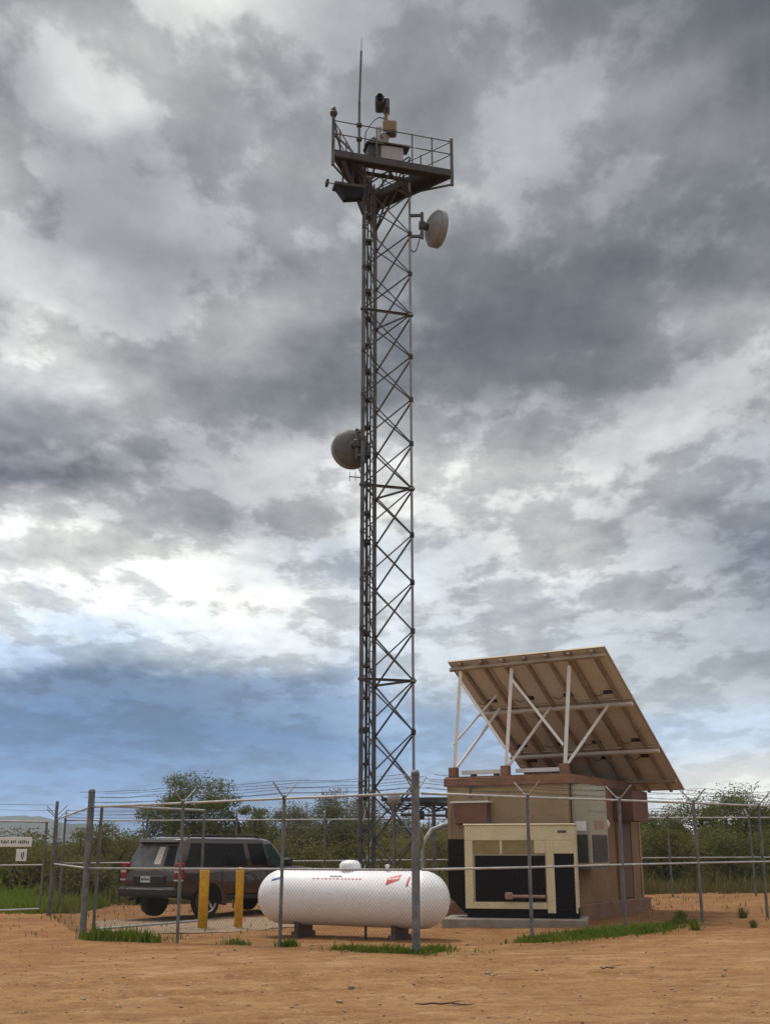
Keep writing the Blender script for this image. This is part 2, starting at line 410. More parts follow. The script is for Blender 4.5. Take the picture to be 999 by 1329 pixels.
# ------------------------------------------------------------------ chain link fences
def fence_run(name, label, cat, posts, railh=2.42, midh=1.24, wires=True, arms=True, midrail=True, toprail=True, meshed=True,
              big=(), big_h=2.72, bottom=False, group=None, pitch=0.0707, wr=0.0014, skip_posts=()):
    x0, y0 = posts[0]
    root = thing(name, label, cat, (x0, y0, 0), 0, group)
    P = [Vector((x - x0, y - y0, g(x, y))) for x, y in posts]
    top = [railh]*len(P)
    zt = [p.z*0.4 + railh for p in P]; zm = [p.z*0.4 + midh for p in P]
    for i, p in enumerate(P):
        if i in skip_posts: continue
        r = 0.066 if i in big else 0.031
        h = big_h + p.z*0.4 if i in big else zt[i] + 0.02
        b = MB().tube((p.x + rnd.uniform(-.025, .025), p.y, p.z - 0.3), (p.x, p.y, h), r, 14)
        if i in big:
            b.lathe([(r*1.06, 0), (r*1.06, 0.05), (r*0.7, 0.09), (0, 0.10)], 14, Matrix.Translation((p.x, p.y, h-0.03)))
        else:
            b.lathe([(r*1.25, 0), (r*1.25, 0.05), (r*0.7, 0.075), (0, 0.08)], 10, Matrix.Translation((p.x, p.y, h-0.03)))
        po = b.build('post', 'galv_dull', root)
        if arms and not (i in big and i == len(P)-1):
            d = (P[min(i+1, len(P)-1)] - P[max(i-1, 0)]); d.z = 0; d.normalize()
            nrm = Vector((-d.y, d.x, 0))
            for sgn in (-1, 1):
                MB().tube((p.x, p.y, zt[i]), Vector((p.x, p.y, zt[i])) + nrm*sgn*0.30 + Vector((0, 0, 0.27)), 0.014, 6).build('wire_arm', 'galv', po)
    if toprail:
        MB().path([(p.x, p.y, z) for p, z in zip(P, zt)], 0.021, 8).build('top_rail', 'rail', root)
    if midrail:
        MB().path([(p.x, p.y, z) for p, z in zip(P, zm)], 0.019, 8).build('middle_rail', 'rail', root)
    if bottom:
        MB().path([(p.x, p.y, p.z*0.4 + 0.12) for p in P], 0.022, 8).build('bottom_rail', 'rail', root)
    if wires:
        for sgn in (-1, 1):
            for k in (0.3, 0.65, 1.0):
                b = MB()
                pts = []
                for i in range(len(P)):
                    d = (P[min(i+1, len(P)-1)] - P[max(i-1, 0)]); d.z = 0; d.normalize()
                    nrm = Vector((-d.y, d.x, 0))
                    q = Vector((P[i].x, P[i].y, zt[i])) + nrm*sgn*0.30*k + Vector((0, 0, 0.27*k + 0.012))
                    if pts:
                        a = pts[-1]
                        for t in (0.25, 0.5, 0.75):
                            pts.append(a.lerp(q, t) - Vector((0, 0, 0.035*math.sin(PI*t)*rnd.uniform(.5, 1.4))))
                    pts.append(q)
                b.path(pts, 0.0036, 4)
                L = 0
                for a, c in zip(pts[:-1], pts[1:]):       # barbs
                    n = int((c-a).length/0.16)
                    for j in range(n):
                        e = a.lerp(c, (j+.5)/max(n, 1))
                        dv = Vector((rnd.uniform(-1, 1), rnd.uniform(-1, 1), rnd.uniform(-1, 1))).normalized()*0.022
                        b.tube(e-dv, e+dv, 0.002, 3, caps=False)
                b.build('barbed_wire', 'wire', root)
    if meshed:
        V = []; F = []
        for i in range(len(P)-1):
            a, c = P[i], P[i+1]
            d = c - a; d.z = 0
            Ln = d.length; d.normalize(); nrm = Vector((-d.y, d.x, 0))
            zb = min(a.z, c.z) + 0.04
            H = min(zt[i], zt[i+1]) - zb
            for fam in (1, -1):
                k = -H
                while k < Ln:
                    s0, s1 = k, k + H
                    t0 = 0.0; t1 = H
                    if s0 < 0: t0 = -s0; s0 = 0
                    if s1 > Ln: t1 = H - (s1 - Ln); s1 = Ln
                    if t1 > t0:
                        u0, u1 = (s0, s1) if fam == 1 else (Ln - s0, Ln - s1)
                        p = a + d*u0; q = a + d*u1
                        p = Vector((p.x, p.y, zb + t0)) + nrm*(0.0026*fam); q = Vector((q.x, q.y, zb + t1)) + nrm*(0.0026*fam)
                        dd = (q-p).normalized(); e1 = dd.cross(nrm).normalized()
                        o = len(V)
                        for e in (p, q):
                            for th in (0, 2*PI/3, 4*PI/3):
                                V.append(e + e1*wr*math.cos(th) + nrm*wr*math.sin(th))
                        F += [(o, o+1, o+4, o+3), (o+1, o+2, o+5, o+4), (o+2, o, o+3, o+5)]
                    k += pitch
        np_mesh('wire_mesh', np.array([tuple(v) for v in V]), np.array(F), 'wire', root)
    return root

A = (0.49, 18.55)
lp = [A] + [(A[0]-t, A[1]+0.75*t) for t in (2.256, 4.29, 6.435)]
B = lp[-1]
fence_run('chain_link_fence', 'front chain link fence running left from the thick corner post past the white tank',
          'fence', lp, big=(0, 3))
rp_ = [(A[0]+t, A[1]+0.9*t) for t in (0.10, 2.02, 4.0, 5.87, 7.75, 9.7)]
fence_run('chain_link_fence', 'front chain link fence running right from the thick corner post past the generator', 'fence', rp_, skip_posts=(0,))
C = rp_[-1]
fence_run('chain_link_fence', 'rear chain link fence with barbed wire behind the tower and car against the dark brush', 'fence',
          [(-9.2, 33.4)] + [(x, 34.9 + 0.10*x) for x in (-7.0, -4.4, -1.8, 0.9, 3.5, 6.1, 8.7, 11.3, 13.9)], pitch=0.1)
fence_run('chain_link_fence', 'side chain link fence on the right joining front and rear fences beside the brush', 'fence',
          [C, (11.6, 31.3), (13.9, 36.2)], pitch=0.1, skip_posts=(0, 2))
G1 = (-9.1, 32.2)
fence_run('chain_link_fence', 'short side chain link fence between the thick left post and the signed gate', 'fence', [B, G1], pitch=0.25, skip_posts=(0,), wires=False)
# gates
def gate(name, label, a, b, h, mesh_pitch=0.0707, low=0.1, mid=True):
    ax, ay = a
    root = thing(name, label, 'gate', (ax, ay, 0))
    d = Vector((b[0]-ax, b[1]-ay, 0)); Ln = d.length
    z0 = g(*a)*0.5
    p0 = Vector((0, 0, z0+low)); p1 = p0 + d; up = Vector((0, 0, h-low))
    for q in (p0, p1):
        MB().tube(q - Vector((0, 0, low + .25 if q is p1 else 0)), q + up, 0.032, 10).build('gate_post', 'galv_dull', root)
    MB().tube(p0+up, p1+up, 0.024, 8).build('top_rail', 'rail', root)
    MB().tube(p0, p1, 0.024, 8).build('bottom_rail', 'rail', root)
    if mid:
        MB().tube(p0+up*0.5, p1+up*0.5, 0.022, 8).build('middle_rail', 'rail', root)
    V = []; F = []
    H = h - low; dn = d.normalized(); nrm = Vector((-dn.y, dn.x, 0)); wr = 0.0014
    for fam in (1, -1):
        k = -H
        while k < Ln:
            s0, s1, t0, t1 = k, k+H, 0.0, H
            if s0 < 0: t0 = -s0; s0 = 0
            if s1 > Ln: t1 = H-(s1-Ln); s1 = Ln
            if t1 > t0:
                u0, u1 = (s0, s1) if fam == 1 else (Ln-s0, Ln-s1)
                p = p0 + dn*u0 + Vector((0, 0, t0)) + nrm*(.0026*fam); q = p0 + dn*u1 + Vector((0, 0, t1)) + nrm*(.0026*fam)
                e1 = (q-p).normalized().cross(nrm)
                o = len(V)
                for e in (p, q):
                    for th in (0, 2*PI/3, 4*PI/3): V.append(e + e1*wr*math.cos(th) + nrm*wr*math.sin(th))
                F += [(o, o+1, o+4, o+3), (o+1, o+2, o+5, o+4), (o+2, o, o+3, o+5)]
            k += mesh_pitch
    np_mesh('wire_mesh', np.array([tuple(v) for v in V]), np.array(F), 'wire', root)
    return root
gate('chain_link_gate', 'chain link gate leaf swung inward behind the yellow bollards beside the parked car', (B[0]+0.2, B[1]+0.1), (-4.1, 26.3), 2.46, mid=False)
GD = Vector((-0.67, -0.74, 0))
G0 = (G1[0]-0.22, G1[1]-0.2); G2 = (G1[0]-0.22-0.67*3.0, G1[1]-0.2-0.74*3.0)
gate('chain_link_gate', 'chain link entrance gate with white signs at the left edge by green grass', G0, G2, 2.36, 0.09)
gp = thing('gate_hinge_post', 'thin grey post with slanted wire arms beside the signed gate', 'post', (G1[0]-0.02, G1[1]-0.05, g(*G1)))
MB().tube((0, 0, -.3), (0, 0, 3.0), 0.045, 12).build('pole', 'galv_dull', gp)
for s_ in (-1, 1):
    MB().tube((0, 0, 2.6), (s_*.28, 0, 2.88), 0.014, 6).build('wire_arm', 'galv', gp)
MB().tube((0.05, 0, 2.9), (-3.4, -2.6, 2.85), 0.004, 4).build('barbed_wire', 'wire', gp)
MB().tube((0.05, 0, 2.75), (-3.4, -2.6, 2.72), 0.004, 4).build('barbed_wire', 'wire', gp)

def wall_sign(label, dist, z0, z1, w, rows):
    c = Vector((G0[0], G0[1], 0)) + GD*dist
    n = Vector((0.74, -0.67, 0))
    rz = math.atan2(GD.y, GD.x) + PI      # local x runs to the right along the gate
    s = thing('gate_sign', label, 'sign', (c.x + n.x*0.045, c.y + n.y*0.045, 0), rz)
    MB().box((-w/2, -0.006, z0), (w/2, 0.006, z1), bev=0.005).build('sign_panel', 'sign', s)
    for z, hh, segs, mm in rows:
        for a, e in segs:
            b = MB()
            x = a
            while x < e:
                ww = rnd.uniform(.03, .055)
                b.box((x*w, -0.011, z-hh*rnd.uniform(.5, 1)), (min(x*w+ww*0.8, e*w), -0.0075, z+hh*rnd.uniform(.5, 1)))
                x += (ww+.015)/w
            b.build('lettering', mm, s)
    return s
wall_sign('wide white rectangular sign with dark lettering on the entrance gate', 0.95, 1.62, 1.87, 1.02, [(1.745, .05, ((-.4, -.18), (-.12, .05), (.1, .42)), 'dark_mark')])
wall_sign('small white notice with a dark symbol below the right end of the wide gate sign', 0.72, 1.25, 1.56, 0.32, [(1.42, .07, ((-.05, .3),), 'blue_mark'), (1.33, .03, ((.05, .2),), 'dark_mark')])
wall_sign('small white notice below the left end of the wide gate sign, at the picture edge', 1.66, 1.25, 1.56, 0.32, [(1.42, .07, ((-.2, .2),), 'dark_mark')])
# ------------------------------------------------------------------ lattice tower
TX, TY = -0.06, 33.63
TZ = 0.34
tower = thing('lattice_tower', 'tall grey three legged steel lattice tower with a triangular railed platform on top', 'tower', (TX, TY, 0))
ANG = [R(226.5), R(346.5), R(106.5)]
RT = 0.924
SECT, NP = 6.03, 4
def leg_xy(i, r=RT): return Vector((r*math.cos(ANG[i]), r*math.sin(ANG[i]), 0))
ZTOP = TZ + SECT*4
for i in range(3):
    p = leg_xy(i)
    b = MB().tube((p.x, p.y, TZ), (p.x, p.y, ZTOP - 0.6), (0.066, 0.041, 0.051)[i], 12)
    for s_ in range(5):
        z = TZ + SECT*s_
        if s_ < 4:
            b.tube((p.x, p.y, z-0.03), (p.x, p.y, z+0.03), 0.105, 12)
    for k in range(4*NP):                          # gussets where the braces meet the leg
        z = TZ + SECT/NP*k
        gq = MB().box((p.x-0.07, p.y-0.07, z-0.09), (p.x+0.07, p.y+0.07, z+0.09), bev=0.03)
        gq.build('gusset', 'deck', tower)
    b.build('leg', ('tower', 'tower_lit', 'tower')[i], tower)
    MB().lathe([(0.35, -0.3), (0.35, TZ-0.01), (0.33, TZ)], 20, Matrix.Translation((p.x, p.y, 0))).build('footing', 'concrete', tower)
for f in range(3):
    a, c = leg_xy(f), leg_xy((f+1) % 3)
    out = ((a+c)/2).normalized()
    for s_ in range(4):
        for k in range(NP):
            z0 = TZ + SECT*s_ + SECT/NP*k; z1 = z0 + SECT/NP
            for p, q, off in ((a, c, 0.0), (c, a, 0.045)):
                o = out*(0.02+off)
                MB().angle(Vector((p.x, p.y, z0)) + o, Vector((q.x, q.y, z1)) + o, 0.043, 0.009, out).build('brace', 'tower', tower)
    for s_ in range(1, 4):
        z = TZ + SECT*s_
        MB().angle(Vector((a.x, a.y, z)), Vector((c.x, c.y, z)), 0.075, 0.012, out).build('horizontal_strut', 'tower', tower)
# climbing ladder just inside the face between two legs, and the cable run beside it
a, c = leg_xy(0), leg_xy(2)
mid = (a+c)/2*0.80; d = (c-a).normalized()
lad = MB()
for s_ in (-1, 1):
    q = mid + d*s_*0.21
    lad.beam((q.x, q.y, 0.4), (q.x, q.y, 23.7), 0.05, 0.025, d)
z = 0.6
while z < 23.6:
    lad.tube((mid - d*.21) + Vector((0, 0, z)), (mid + d*.21) + Vector((0, 0, z)), 0.014, 5); z += 0.305
lad.build('ladder', 'tower', tower)
cb = MB()
for k in range(6):
    q = a*0.86 + d*(0.10 + 0.05*k)
    pts = []
    zz = 2.9
    top = (22.8, 22.9, 22.5, 17.0, 11.9, 12.2)[k]
    while zz < top:
        pts.append((q.x + rnd.uniform(-.012, .012), q.y + rnd.uniform(-.012, .012), zz)); zz += 1.1
    cb.path(pts, (0.022, 0.022, 0.016, 0.02, 0.02, 0.012)[k], 6)
cb.build('cable_run', 'black_cable', tower)
ct = MB()
for k in range(22):
    z = 2.0 + k*0.95
    q = a*0.86
    ct = MB(); ct.box((q.x-0.05, q.y+0.02, z), (q.x+0.16, q.y+0.34, z+0.06 + 0.06*(k % 3 == 0)))
    ct.build('cable_clamp', 'dark_box', tower)

# top platform
RP = 2.40; ZF = 23.72
def pv(i, r=RP, z=ZF): q = leg_xy(i, r); return Vector((q.x, q.y, z))
corners = [pv(0), pv(1), pv(2, 1.78)]
cen = sum(corners, Vector())/3
# open triangular walkway: three grated strips around the tower, broadest along the near edge
def inset(i, w):
    p, q = corners[i], corners[(i+1) % 3]
    d = (q-p).normalized(); n = Vector((-d.y, d.x, 0))
    if n.dot(cen-p) < 0: n = -n
    return p + n*w, d
def meet(a, da, b, db):
    den = da.x*db.y - da.y*db.x
    t = ((b.x-a.x)*db.y - (b.y-a.y)*db.x)/den
    return a + da*t
wid = (0.24, 0.62, 0.46)
ins = [inset(i, wid[i]) for i in range(3)]
inner = [meet(*ins[(i+2) % 3], *ins[i]) for i in range(3)]
dk = MB()
for i in range(3):
    j = (i+1) % 3
    top = [corners[i], corners[j], inner[j], inner[i]]
    lo = [v - Vector((0, 0, .05)) for v in top]
    dk.add(lo + top, [(3, 2, 1, 0), (4, 5, 6, 7), (0, 1, 5, 4), (2, 3, 7, 6)])
plat = dk.build('platform', 'deck', tower)
for i in range(3):
    j = (i+1) % 3
    p, q = corners[i], corners[j]
    o = Vector((0, 0, -0.18))
    MB().beam(p+o, q+o, 0.09, 0.25 if i else 0.20).build('edge_beam', 'deck', plat)
    MB().beam(inner[i]+o, inner[j]+o, 0.08, 0.25).build('edge_beam', 'deck', plat)
    for hh in (1.1, 0.6):
        MB().tube(p+Vector((0, 0, hh)), q+Vector((0, 0, hh)), 0.020, 6).build('guard_rail', 'tower', plat)
    for t in (0.36, 0.66, 0.83):
        e = p.lerp(q, t)
        MB().beam(e - Vector((0, 0, .2)), e + Vector((0, 0, 1.12)), 0.05, 0.05).build('rail_post', 'tower', plat)
for i in range(3):
    p = corners[i]
    MB().beam(p + Vector((0, 0, -.62)), p + Vector((0, 0, 1.2 if i else 1.28)), 0.105, 0.105, (1, 0, 0)).build('corner_post', 'tower', plat)
for i in range(3):                                    # struts from the legs up to the walkway
    q = leg_xy(i); base = Vector((q.x, q.y, 21.9 if i != 1 else 22.6))
    if i != 1: MB().beam(base, corners[i].lerp(inner[i], .5) + Vector((0, 0, -.3)), 0.10, 0.12).build('knee_brace', 'deck', plat)
    for j, t in ((1, .30), (2, .30), (1, .55), (2, .5)):
        e = inner[i].lerp(inner[(i+j) % 3], t)
        MB().beam(base + Vector((0, 0, .3)), e + Vector((0, 0, -.3)), 0.05, 0.05).build('knee_brace', 'deck', plat)
    MB().beam(Vector((q.x, q.y, ZF-.2)), inner[i] + Vector((0, 0, -.2)), 0.07, 0.14).build('joist', 'deck', plat)
    w_ = leg_xy((i+1) % 3)
    MB().beam(Vector((q.x, q.y, ZF-.2)), Vector((w_.x, w_.y, ZF-.2)), 0.07, 0.12).build('joist', 'deck', plat)
MB().beam(corners[1] + Vector((0, 0, -.58)), corners[1].lerp(corners[2], .40) + Vector((0, 0, -.27)), 0.06, 0.05).build('lower_rail', 'tower', plat)
MB().beam(corners[0] + Vector((0, 0, -.6)), corners[0].lerp(corners[2], .4) + Vector((0, 0, -.34)), 0.05, 0.05).build('lower_rail', 'tower', plat)
MB().beam(corners[0] + Vector((0, 0, 1.2)), corners[0].lerp(corners[2], .28) + Vector((0, 0, 0.02)), 0.05, 0.05).build('stay', 'tower', plat)
MB().beam(corners[0] + Vector((0, 0, .6)), corners[0].lerp(corners[1], .16) + Vector((0, 0, 0.02)), 0.05, 0.05).build('stay', 'tower', plat)

def T(x, y, z): return (TX + x, TY + y, z)
# beacon on the near corner post
p = corners[0]
bc = thing('obstruction_light', 'small dark lamp on the near left corner post of the tower platform', 'lamp', T(p.x, p.y, ZF + 1.28))
MB().lathe([(0.10, 0), (0.10, 0.05), (0.13, 0.07), (0.13, 0.13), (0.08, 0.15)], 16).build('lamp_base', 'dark_box', bc)
MB().lathe([(0.075, 0.15), (0.085, 0.22), (0.07, 0.32), (0, 0.36)], 16).build('lamp_lens', 'dark_box', bc)
# whip antenna on the near rail
e = corners[0].lerp(corners[1], 0.213)
wa = thing('whip_antenna', 'tall thin grey whip antenna standing on the platform rail', 'antenna', T(e.x, e.y, ZF))
MB().tube((0.0, 0.03, -0.1), (0.0, 0.03, 2.0), 0.045, 10).build('mast', 'tower', wa)
MB().tube((0.0, 0.0, 1.95), (0.05, 0.0, 4.05), 0.042, 10, 0.036).build('radiator', 'tower', wa)
MB().tube((0.05, 0, 4.0), (0.06, 0, 4.62), 0.014, 6, 0.008).build('tip', 'tower', wa)
for z in (0.55, 1.1):
    MB().box((-.09, -.07, z-.06), (.09, .08, z+.06), bev=.02).build('clamp', 'dark_box', wa)
# surveillance head on its pedestal
e = corners[0].lerp(corners[1], 0.46) + Vector((-0.12, 0.40, 0))
sv = thing('surveillance_camera', 'pan and tilt surveillance unit with dark camera head above a tan body on the platform', 'camera', T(e.x, e.y, ZF))
MB().lathe([(0.28, 0.0), (0.28, 0.05), (0.12, 0.09), (0.12, 1.10), (0.2, 1.14), (0.2, 1.20)], 18).build('pedestal', 'grey_box', sv)
MB().box((-.08, -.22, 1.22), (.40, .24, 1.68), bev=.06).build('body', 'tan_box', sv)
MB().box((.04, -.24, 1.12), (.24, .02, 1.26), bev=.02).build('under_bracket', 'dark_box', sv)
MB().tube((-.20, 0, .70), (-.18, 0, 1.50), 0.06, 10).build('side_arm', 'grey_box', sv)
MB().tube((.02, 0, 1.66), (.04, 0, 2.05), 0.085, 12, 0.06).build('yoke', 'tan_box', sv)
hd = MB().box((-.34, -.30, 2.26), (-.02, .30, 2.64), bev=.06)
hd.box((-.06, -.26, 2.06), (.16, .22, 2.58), bev=.08)
hd = hd.build('camera_head', 'dark_box', sv)
MB().lathe([(.11, 0), (.11, .12), (.09, .12), (.09, .02), (0, .02)], 16, axis_mtx((-.18, -.29, 2.47), (0, -1, 0))).build('lens', 'black_panel', hd)
pts = [(-.66 + .62*t, 0.0, 1.30 + .60*math.sin(PI*min(1, t*1.05)*.62)) for t in [k/10 for k in range(11)]]
MB().path([(-.70, 0, .5)] + pts, 0.018, 6).build('cable', 'black_cable', sv)
# equipment on the deck
e = corners[0].lerp(corners[1], 0.48) + Vector((0, 0.30, 0))
eb = thing('equipment_cabinet', 'light grey equipment cabinet on the platform deck behind the rail', 'cabinet', T(e.x, e.y, ZF), R(14))
MB().box((-.40, -.18, .05), (.40, .22, .60), bev=.03).build('case', 'grey_box', eb)
MB().box((-.5, -.24, .62), (.62, .26, .68), bev=.01).build('cover', 'dark_box', eb)
e = corners[0].lerp(corners[1], 0.33) + Vector((0, 0.35, 0))
eb = thing('radio_unit', 'dark hooded radio unit on the platform deck beside the whip antenna', 'radio unit', T(e.x, e.y, ZF), R(14))
b = MB(); b.box((-.22, -.2, .05), (.22, .25, .55), bev=.03); b.build('case', 'dark_box', eb)
MB().add([(-.30, -.28, .56), (.34, -.28, .56), (.34, .3, .56), (-.30, .3, .56), (-.02, -.2, .86), (.06, .2, .86)],
         [(0, 1, 4), (1, 2, 5, 4), (2, 3, 5), (3, 0, 4, 5), (3, 2, 1, 0)]).build('hood', 'dark_box', eb)
# floodlight bank and small camera below the left corner
fl = thing('floodlight_bank', 'dark floodlight bank hung below the left corner of the platform', 'floodlight', T(-1.05, -1.05, 22.6), R(14))
MB().box((-.62, -.22, .02), (.42, .26, .14), bev=.02).build('hood', 'dark_box', fl)
MB().add([(-.52, -.2, .02), (.4, -.2, .02), (.4, .22, .02), (-.52, .22, .02), (-.25, -.14, -.42), (.34, -.14, -.30), (.34, .14, -.30), (-.25, .14, -.42)],
         [(0, 4, 5, 1), (1, 5, 6, 2), (2, 6, 7, 3), (3, 7, 4, 0), (7, 6, 5, 4), (0, 1, 2, 3)]).build('housing', 'black_panel', fl)
MB().tube((.3, 0, -.1), (.55, .3, -.35), .035, 8).build('bracket', 'tower', fl)
for x in (-.3, .05):
    MB().tube((x, 0, .1), (x, .05, .85), .03, 8).build('hanger', 'tower', fl)
fc = thing('fixed_camera', 'small fixed camera on a thin arm left of the floodlight bank', 'camera', T(-1.05-.62, -1.2, 22.75), R(14))
MB().tube((.1, 0, 0), (-.16, 0, .02), .018, 6).build('arm', 'tower', fc)
MB().box((-.25, -.14, -.10), (-.15, .14, .10), bev=.03).build('housing', 'dark_box', fc)

# microwave dishes
def dish(label, hub, axis, attach, back='radome_dark', shroud='radome'):
    hub = Vector(hub); ax = Vector(axis).normalized()
    root = thing('microwave_dish', label, 'dish', tuple(hub), 0, 'microwave dishes on the tower')
    mx = axis_mtx((0, 0, 0), ax)
    r = 0.625
    MB().lathe([(0.10, -.02), (0.12, 0.0), (0.30, .035), (0.46, .10), (0.58, .19), (r, .235), (r, .25)], 40, mx).build('reflector', back, root)
    MB().lathe([(r, .25), (r+.012, .25), (r+.012, .48), (r, .49), (r-.012, .49)], 40, mx).build('shroud', shroud, root)
    MB().lathe([(r-.012, .485), (0.45, .535), (0.22, .555), (0, .56)], 40, mx).build('radome', shroud, root)
    MB().lathe([(0.27, .02), (0.30, .02), (0.30, .06), (0.27, .06)], 32, mx).build('back_ring', back, root)
    MB().lathe([(0.13, -.16), (0.13, .02)], 20, mx).build('hub', 'dark_box', root)
    # mount: vertical pipe and two arms back to the tower leg
    mp = -ax*0.2
    MB().tube(mp + Vector((0, 0, -.5)), mp + Vector((0, 0, .5)), 0.055, 12).build('mount_pipe', 'tower', root)
    MB().box(mp - Vector((.11, .11, .13)), mp + Vector((.11, .11, .13)), bev=.03).build('clamp', 'dark_box', root)
    for dz in (-.40, .40):
        q = Vector(attach) - hub; q.z = dz
        MB().beam(mp + Vector((0, 0, dz)), q, 0.09, 0.08).build('mount_arm', 'tower', root)
    q = Vector(attach) - hub
    pts = []
    for k in range(9):
        t = k/8
        pts.append(mp.lerp(Vector((q.x, q.y, -.85)), t) + Vector((0, 0, -.45*math.sin(PI*t)*1.1)))
    MB().path(pts, 0.02, 6).build('feed_cable', 'black_cable', root)
    return root
lr = leg_xy(1); ll = leg_xy(0)
dish('round pale microwave dish seen from the side right of the tower below its platform', T(lr.x + .60, lr.y + .05, 21.75), (1, 0.42, 0.0), T(lr.x, lr.y, 21.75), back='radome')
dish('round grey microwave dish seen from behind left of the tower at half height', T(ll.x - .26, ll.y + .30, 13.78), (-0.38, 1, 0.0), T(ll.x, ll.y, 13.75), shroud='radome')
yg = thing('bracket_antenna', 'small stub antenna bracket below the left microwave dish', 'antenna', T(ll.x, ll.y, 12.62))
MB().tube((0, 0, 0), (-.42, -.05, .02), .018, 6).build('boom', 'tower', yg)
for x in (-.22, -.40):
    MB().tube((x, -.05, -.12), (x, -.05, .18), .011, 5).build('element', 'tower_lit', yg)

# ------------------------------------------------------------------ propane tank
tx, ty = -0.64, 22.1
tdir = math.atan2(-0.58, 1)
tz = g(tx, ty)
tank = thing('propane_tank', 'long white horizontal propane tank with a small dome on dark feet behind the fence', 'tank', (tx, ty, tz), tdir)
rt, hl, zc = 0.50, 1.52, 0.70
prof = []
for k in range(13):
    t = PI/2*k/12
    prof.append((rt*math.sin(t), -hl - rt*math.cos(t)))
prof += [(rt, -hl*.99), (rt+.003, -hl*.985), (rt+.003, -hl*.97), (rt, -hl*.965), (rt, hl*.965), (rt+.003, hl*.97), (rt+.003, hl*.985), (rt, hl*.99)]
for k in range(13):
    t = PI/2*(1-k/12)
    prof.append((rt*math.sin(t), hl + rt*math.cos(t)))
MB().lathe(prof, 64, axis_mtx((0, 0, zc), (1, 0, 0))).build('shell', 'tank', tank)
MB().lathe([(.20, 0), (.205, .10), (.20, .16), (.15, .215), (.07, .235), (0, .24)], 28, Matrix.Translation((-.02, 0, zc+rt-.06))).build('dome', 'tank', tank)
MB().lathe([(.028, 0), (.028, .09), (.04, .09), (.04, .13), (0, .135)], 12, Matrix.Translation((.86, -.12, zc+rt-.03))).build('gauge_cap', 'tank', tank)
def tank_mark(x0, x1, t0, t1, mm, name='marking', off=0.004, skew=0.0):     # t: angle from straight up towards the camera side
    vs = []; fs = []
    n = 5
    for i in range(n+1):
        for j in range(n+1):
            x = x0 + (x1-x0)*i/n; t = t0 + (t1-t0)*j/n + skew*(x-(x0+x1)/2)
            vs.append((x + 0.0, -(rt+off)*math.sin(t), zc + (rt+off)*math.cos(t)))
    for i in range(n):
        for j in range(n):
            k = i*(n+1)+j
            fs.append((k, k+1, k+n+2, k+n+1))
    return MB().add(vs, fs, True).build(name, mm, tank)
for k in range(6):
    tank_mark(-.26 + .045*k, -.225 + .045*k, R(36 + (k % 2)*1.5), R(41), 'dark_mark')
x = -.62
while x < .42:
    w = rnd.uniform(.05, .09); tank_mark(x, x+w*.75, R(45), R(47.5), 'red_mark'); x += w + .02
tank_mark(1.00, 1.24, R(36), R(54), 'red_mark', skew=-.9)
for k in range(3):
    tank_mark(1.03 + .07*k, 1.075 + .07*k, R(43 - k), R(48 - k), 'white_mark', off=.008, skew=-.9)
tank_mark(-1.53, -1.34, R(46), R(52), 'blue_mark', skew=-.7)
tank_mark(1.42, 1.46, R(38), R(62), 'red_mark')
for sx in (-1, 1):
    b = MB()
    b.box((sx*1.05-.08, -.30, -.05), (sx*1.05+.08, .30, .09), bev=.01)
    b.build('foot', 'tank_foot', tank)
    MB().box((sx*1.05-.05, -.24, .088), (sx*1.05+.05, .24, .27)).build('saddle', 'tank_foot', tank)
MB().tube((.42, -.15, -.05), (.42, -.15, .24), .025, 8).build('drain_pipe', 'dark_box', tank)

# ------------------------------------------------------------------ bollards
def bollard(label, x, y, r, h):
    o = thing('bollard', label, 'bollard', (x, y, g(x, y)), 0, 'yellow bollards between car and tank')
    MB().lathe([(r, -.2), (r, h-.05), (r*.9, h-.015), (r*.55, h+.015), (0, h+.025)], 24).build('pipe', 'yellow', o)
    MB().lathe([(r*1.9, -.1), (r*1.9, .015), (r*1.02, .03)], 24).build('collar', 'concrete', o)
    return o
bollard('thicker yellow steel bollard in front of the car rear wheel', -3.91, 25.5, .105, 1.23)
bollard('thinner yellow steel bollard between the other bollard and the white tank', -3.13, 25.4, .088, 1.23)

# ------------------------------------------------------------------ equipment shelter (local: x to the right along the front, y into depth)
BX, BY, BR = 4.0, 25.2, R(-30)
BZ = 0.08
W, Ld, H = 2.94, 4.88, 3.05
def bl(x, y, z=0.0):
    c, s = math.cos(BR), math.sin(BR)
    return (BX + x*c - y*s, BY + x*s + y*c, z)
sh = thing('equipment_shelter', 'small tan flat roofed equipment shelter with red brown cornice carrying the solar panels', 'building', (BX, BY, BZ), BR)
w1 = MB().box((-W, 0, 0), (0, .12, H-.18)).build('wall', 'stucco', sh)
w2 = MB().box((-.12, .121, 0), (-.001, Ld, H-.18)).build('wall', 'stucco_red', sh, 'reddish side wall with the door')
MB().box((-W, .121, 0), (-W+.12, Ld, H-.18)).build('wall', 'stucco', sh)
MB().box((-W+.121, Ld-.12, 0), (-.121, Ld, H-.18)).build('wall', 'stucco', sh)
MB().box((-W-.07, -.07, H-.19), (.07, Ld+.07, H), bev=.012).build('cornice', 'cornice', sh)
MB().box((-W-.04, -.04, H), (.04, Ld+.04, H+.03)).build('roof', 'cornice', sh)
pl = MB(); pl.box((-W-.08, -.08, -.25), (.16, Ld+.10, .34), bev=.02)
pl.build('plinth', 'plinth', sh)
for x in (-W+.04, -.04):
    MB().box((x-.05, -.014, .34), (x+.05, -.001, H-.19)).build('corner_trim', 'stucco', sh)
MB().box((.001, Ld-.12, .34), (.02, Ld, H-.19)).build('corner_trim', 'stucco', sh)
MB().box((.001, .02, .34), (.016, .08, H-.19)).build('corner_trim', 'stucco', sh)
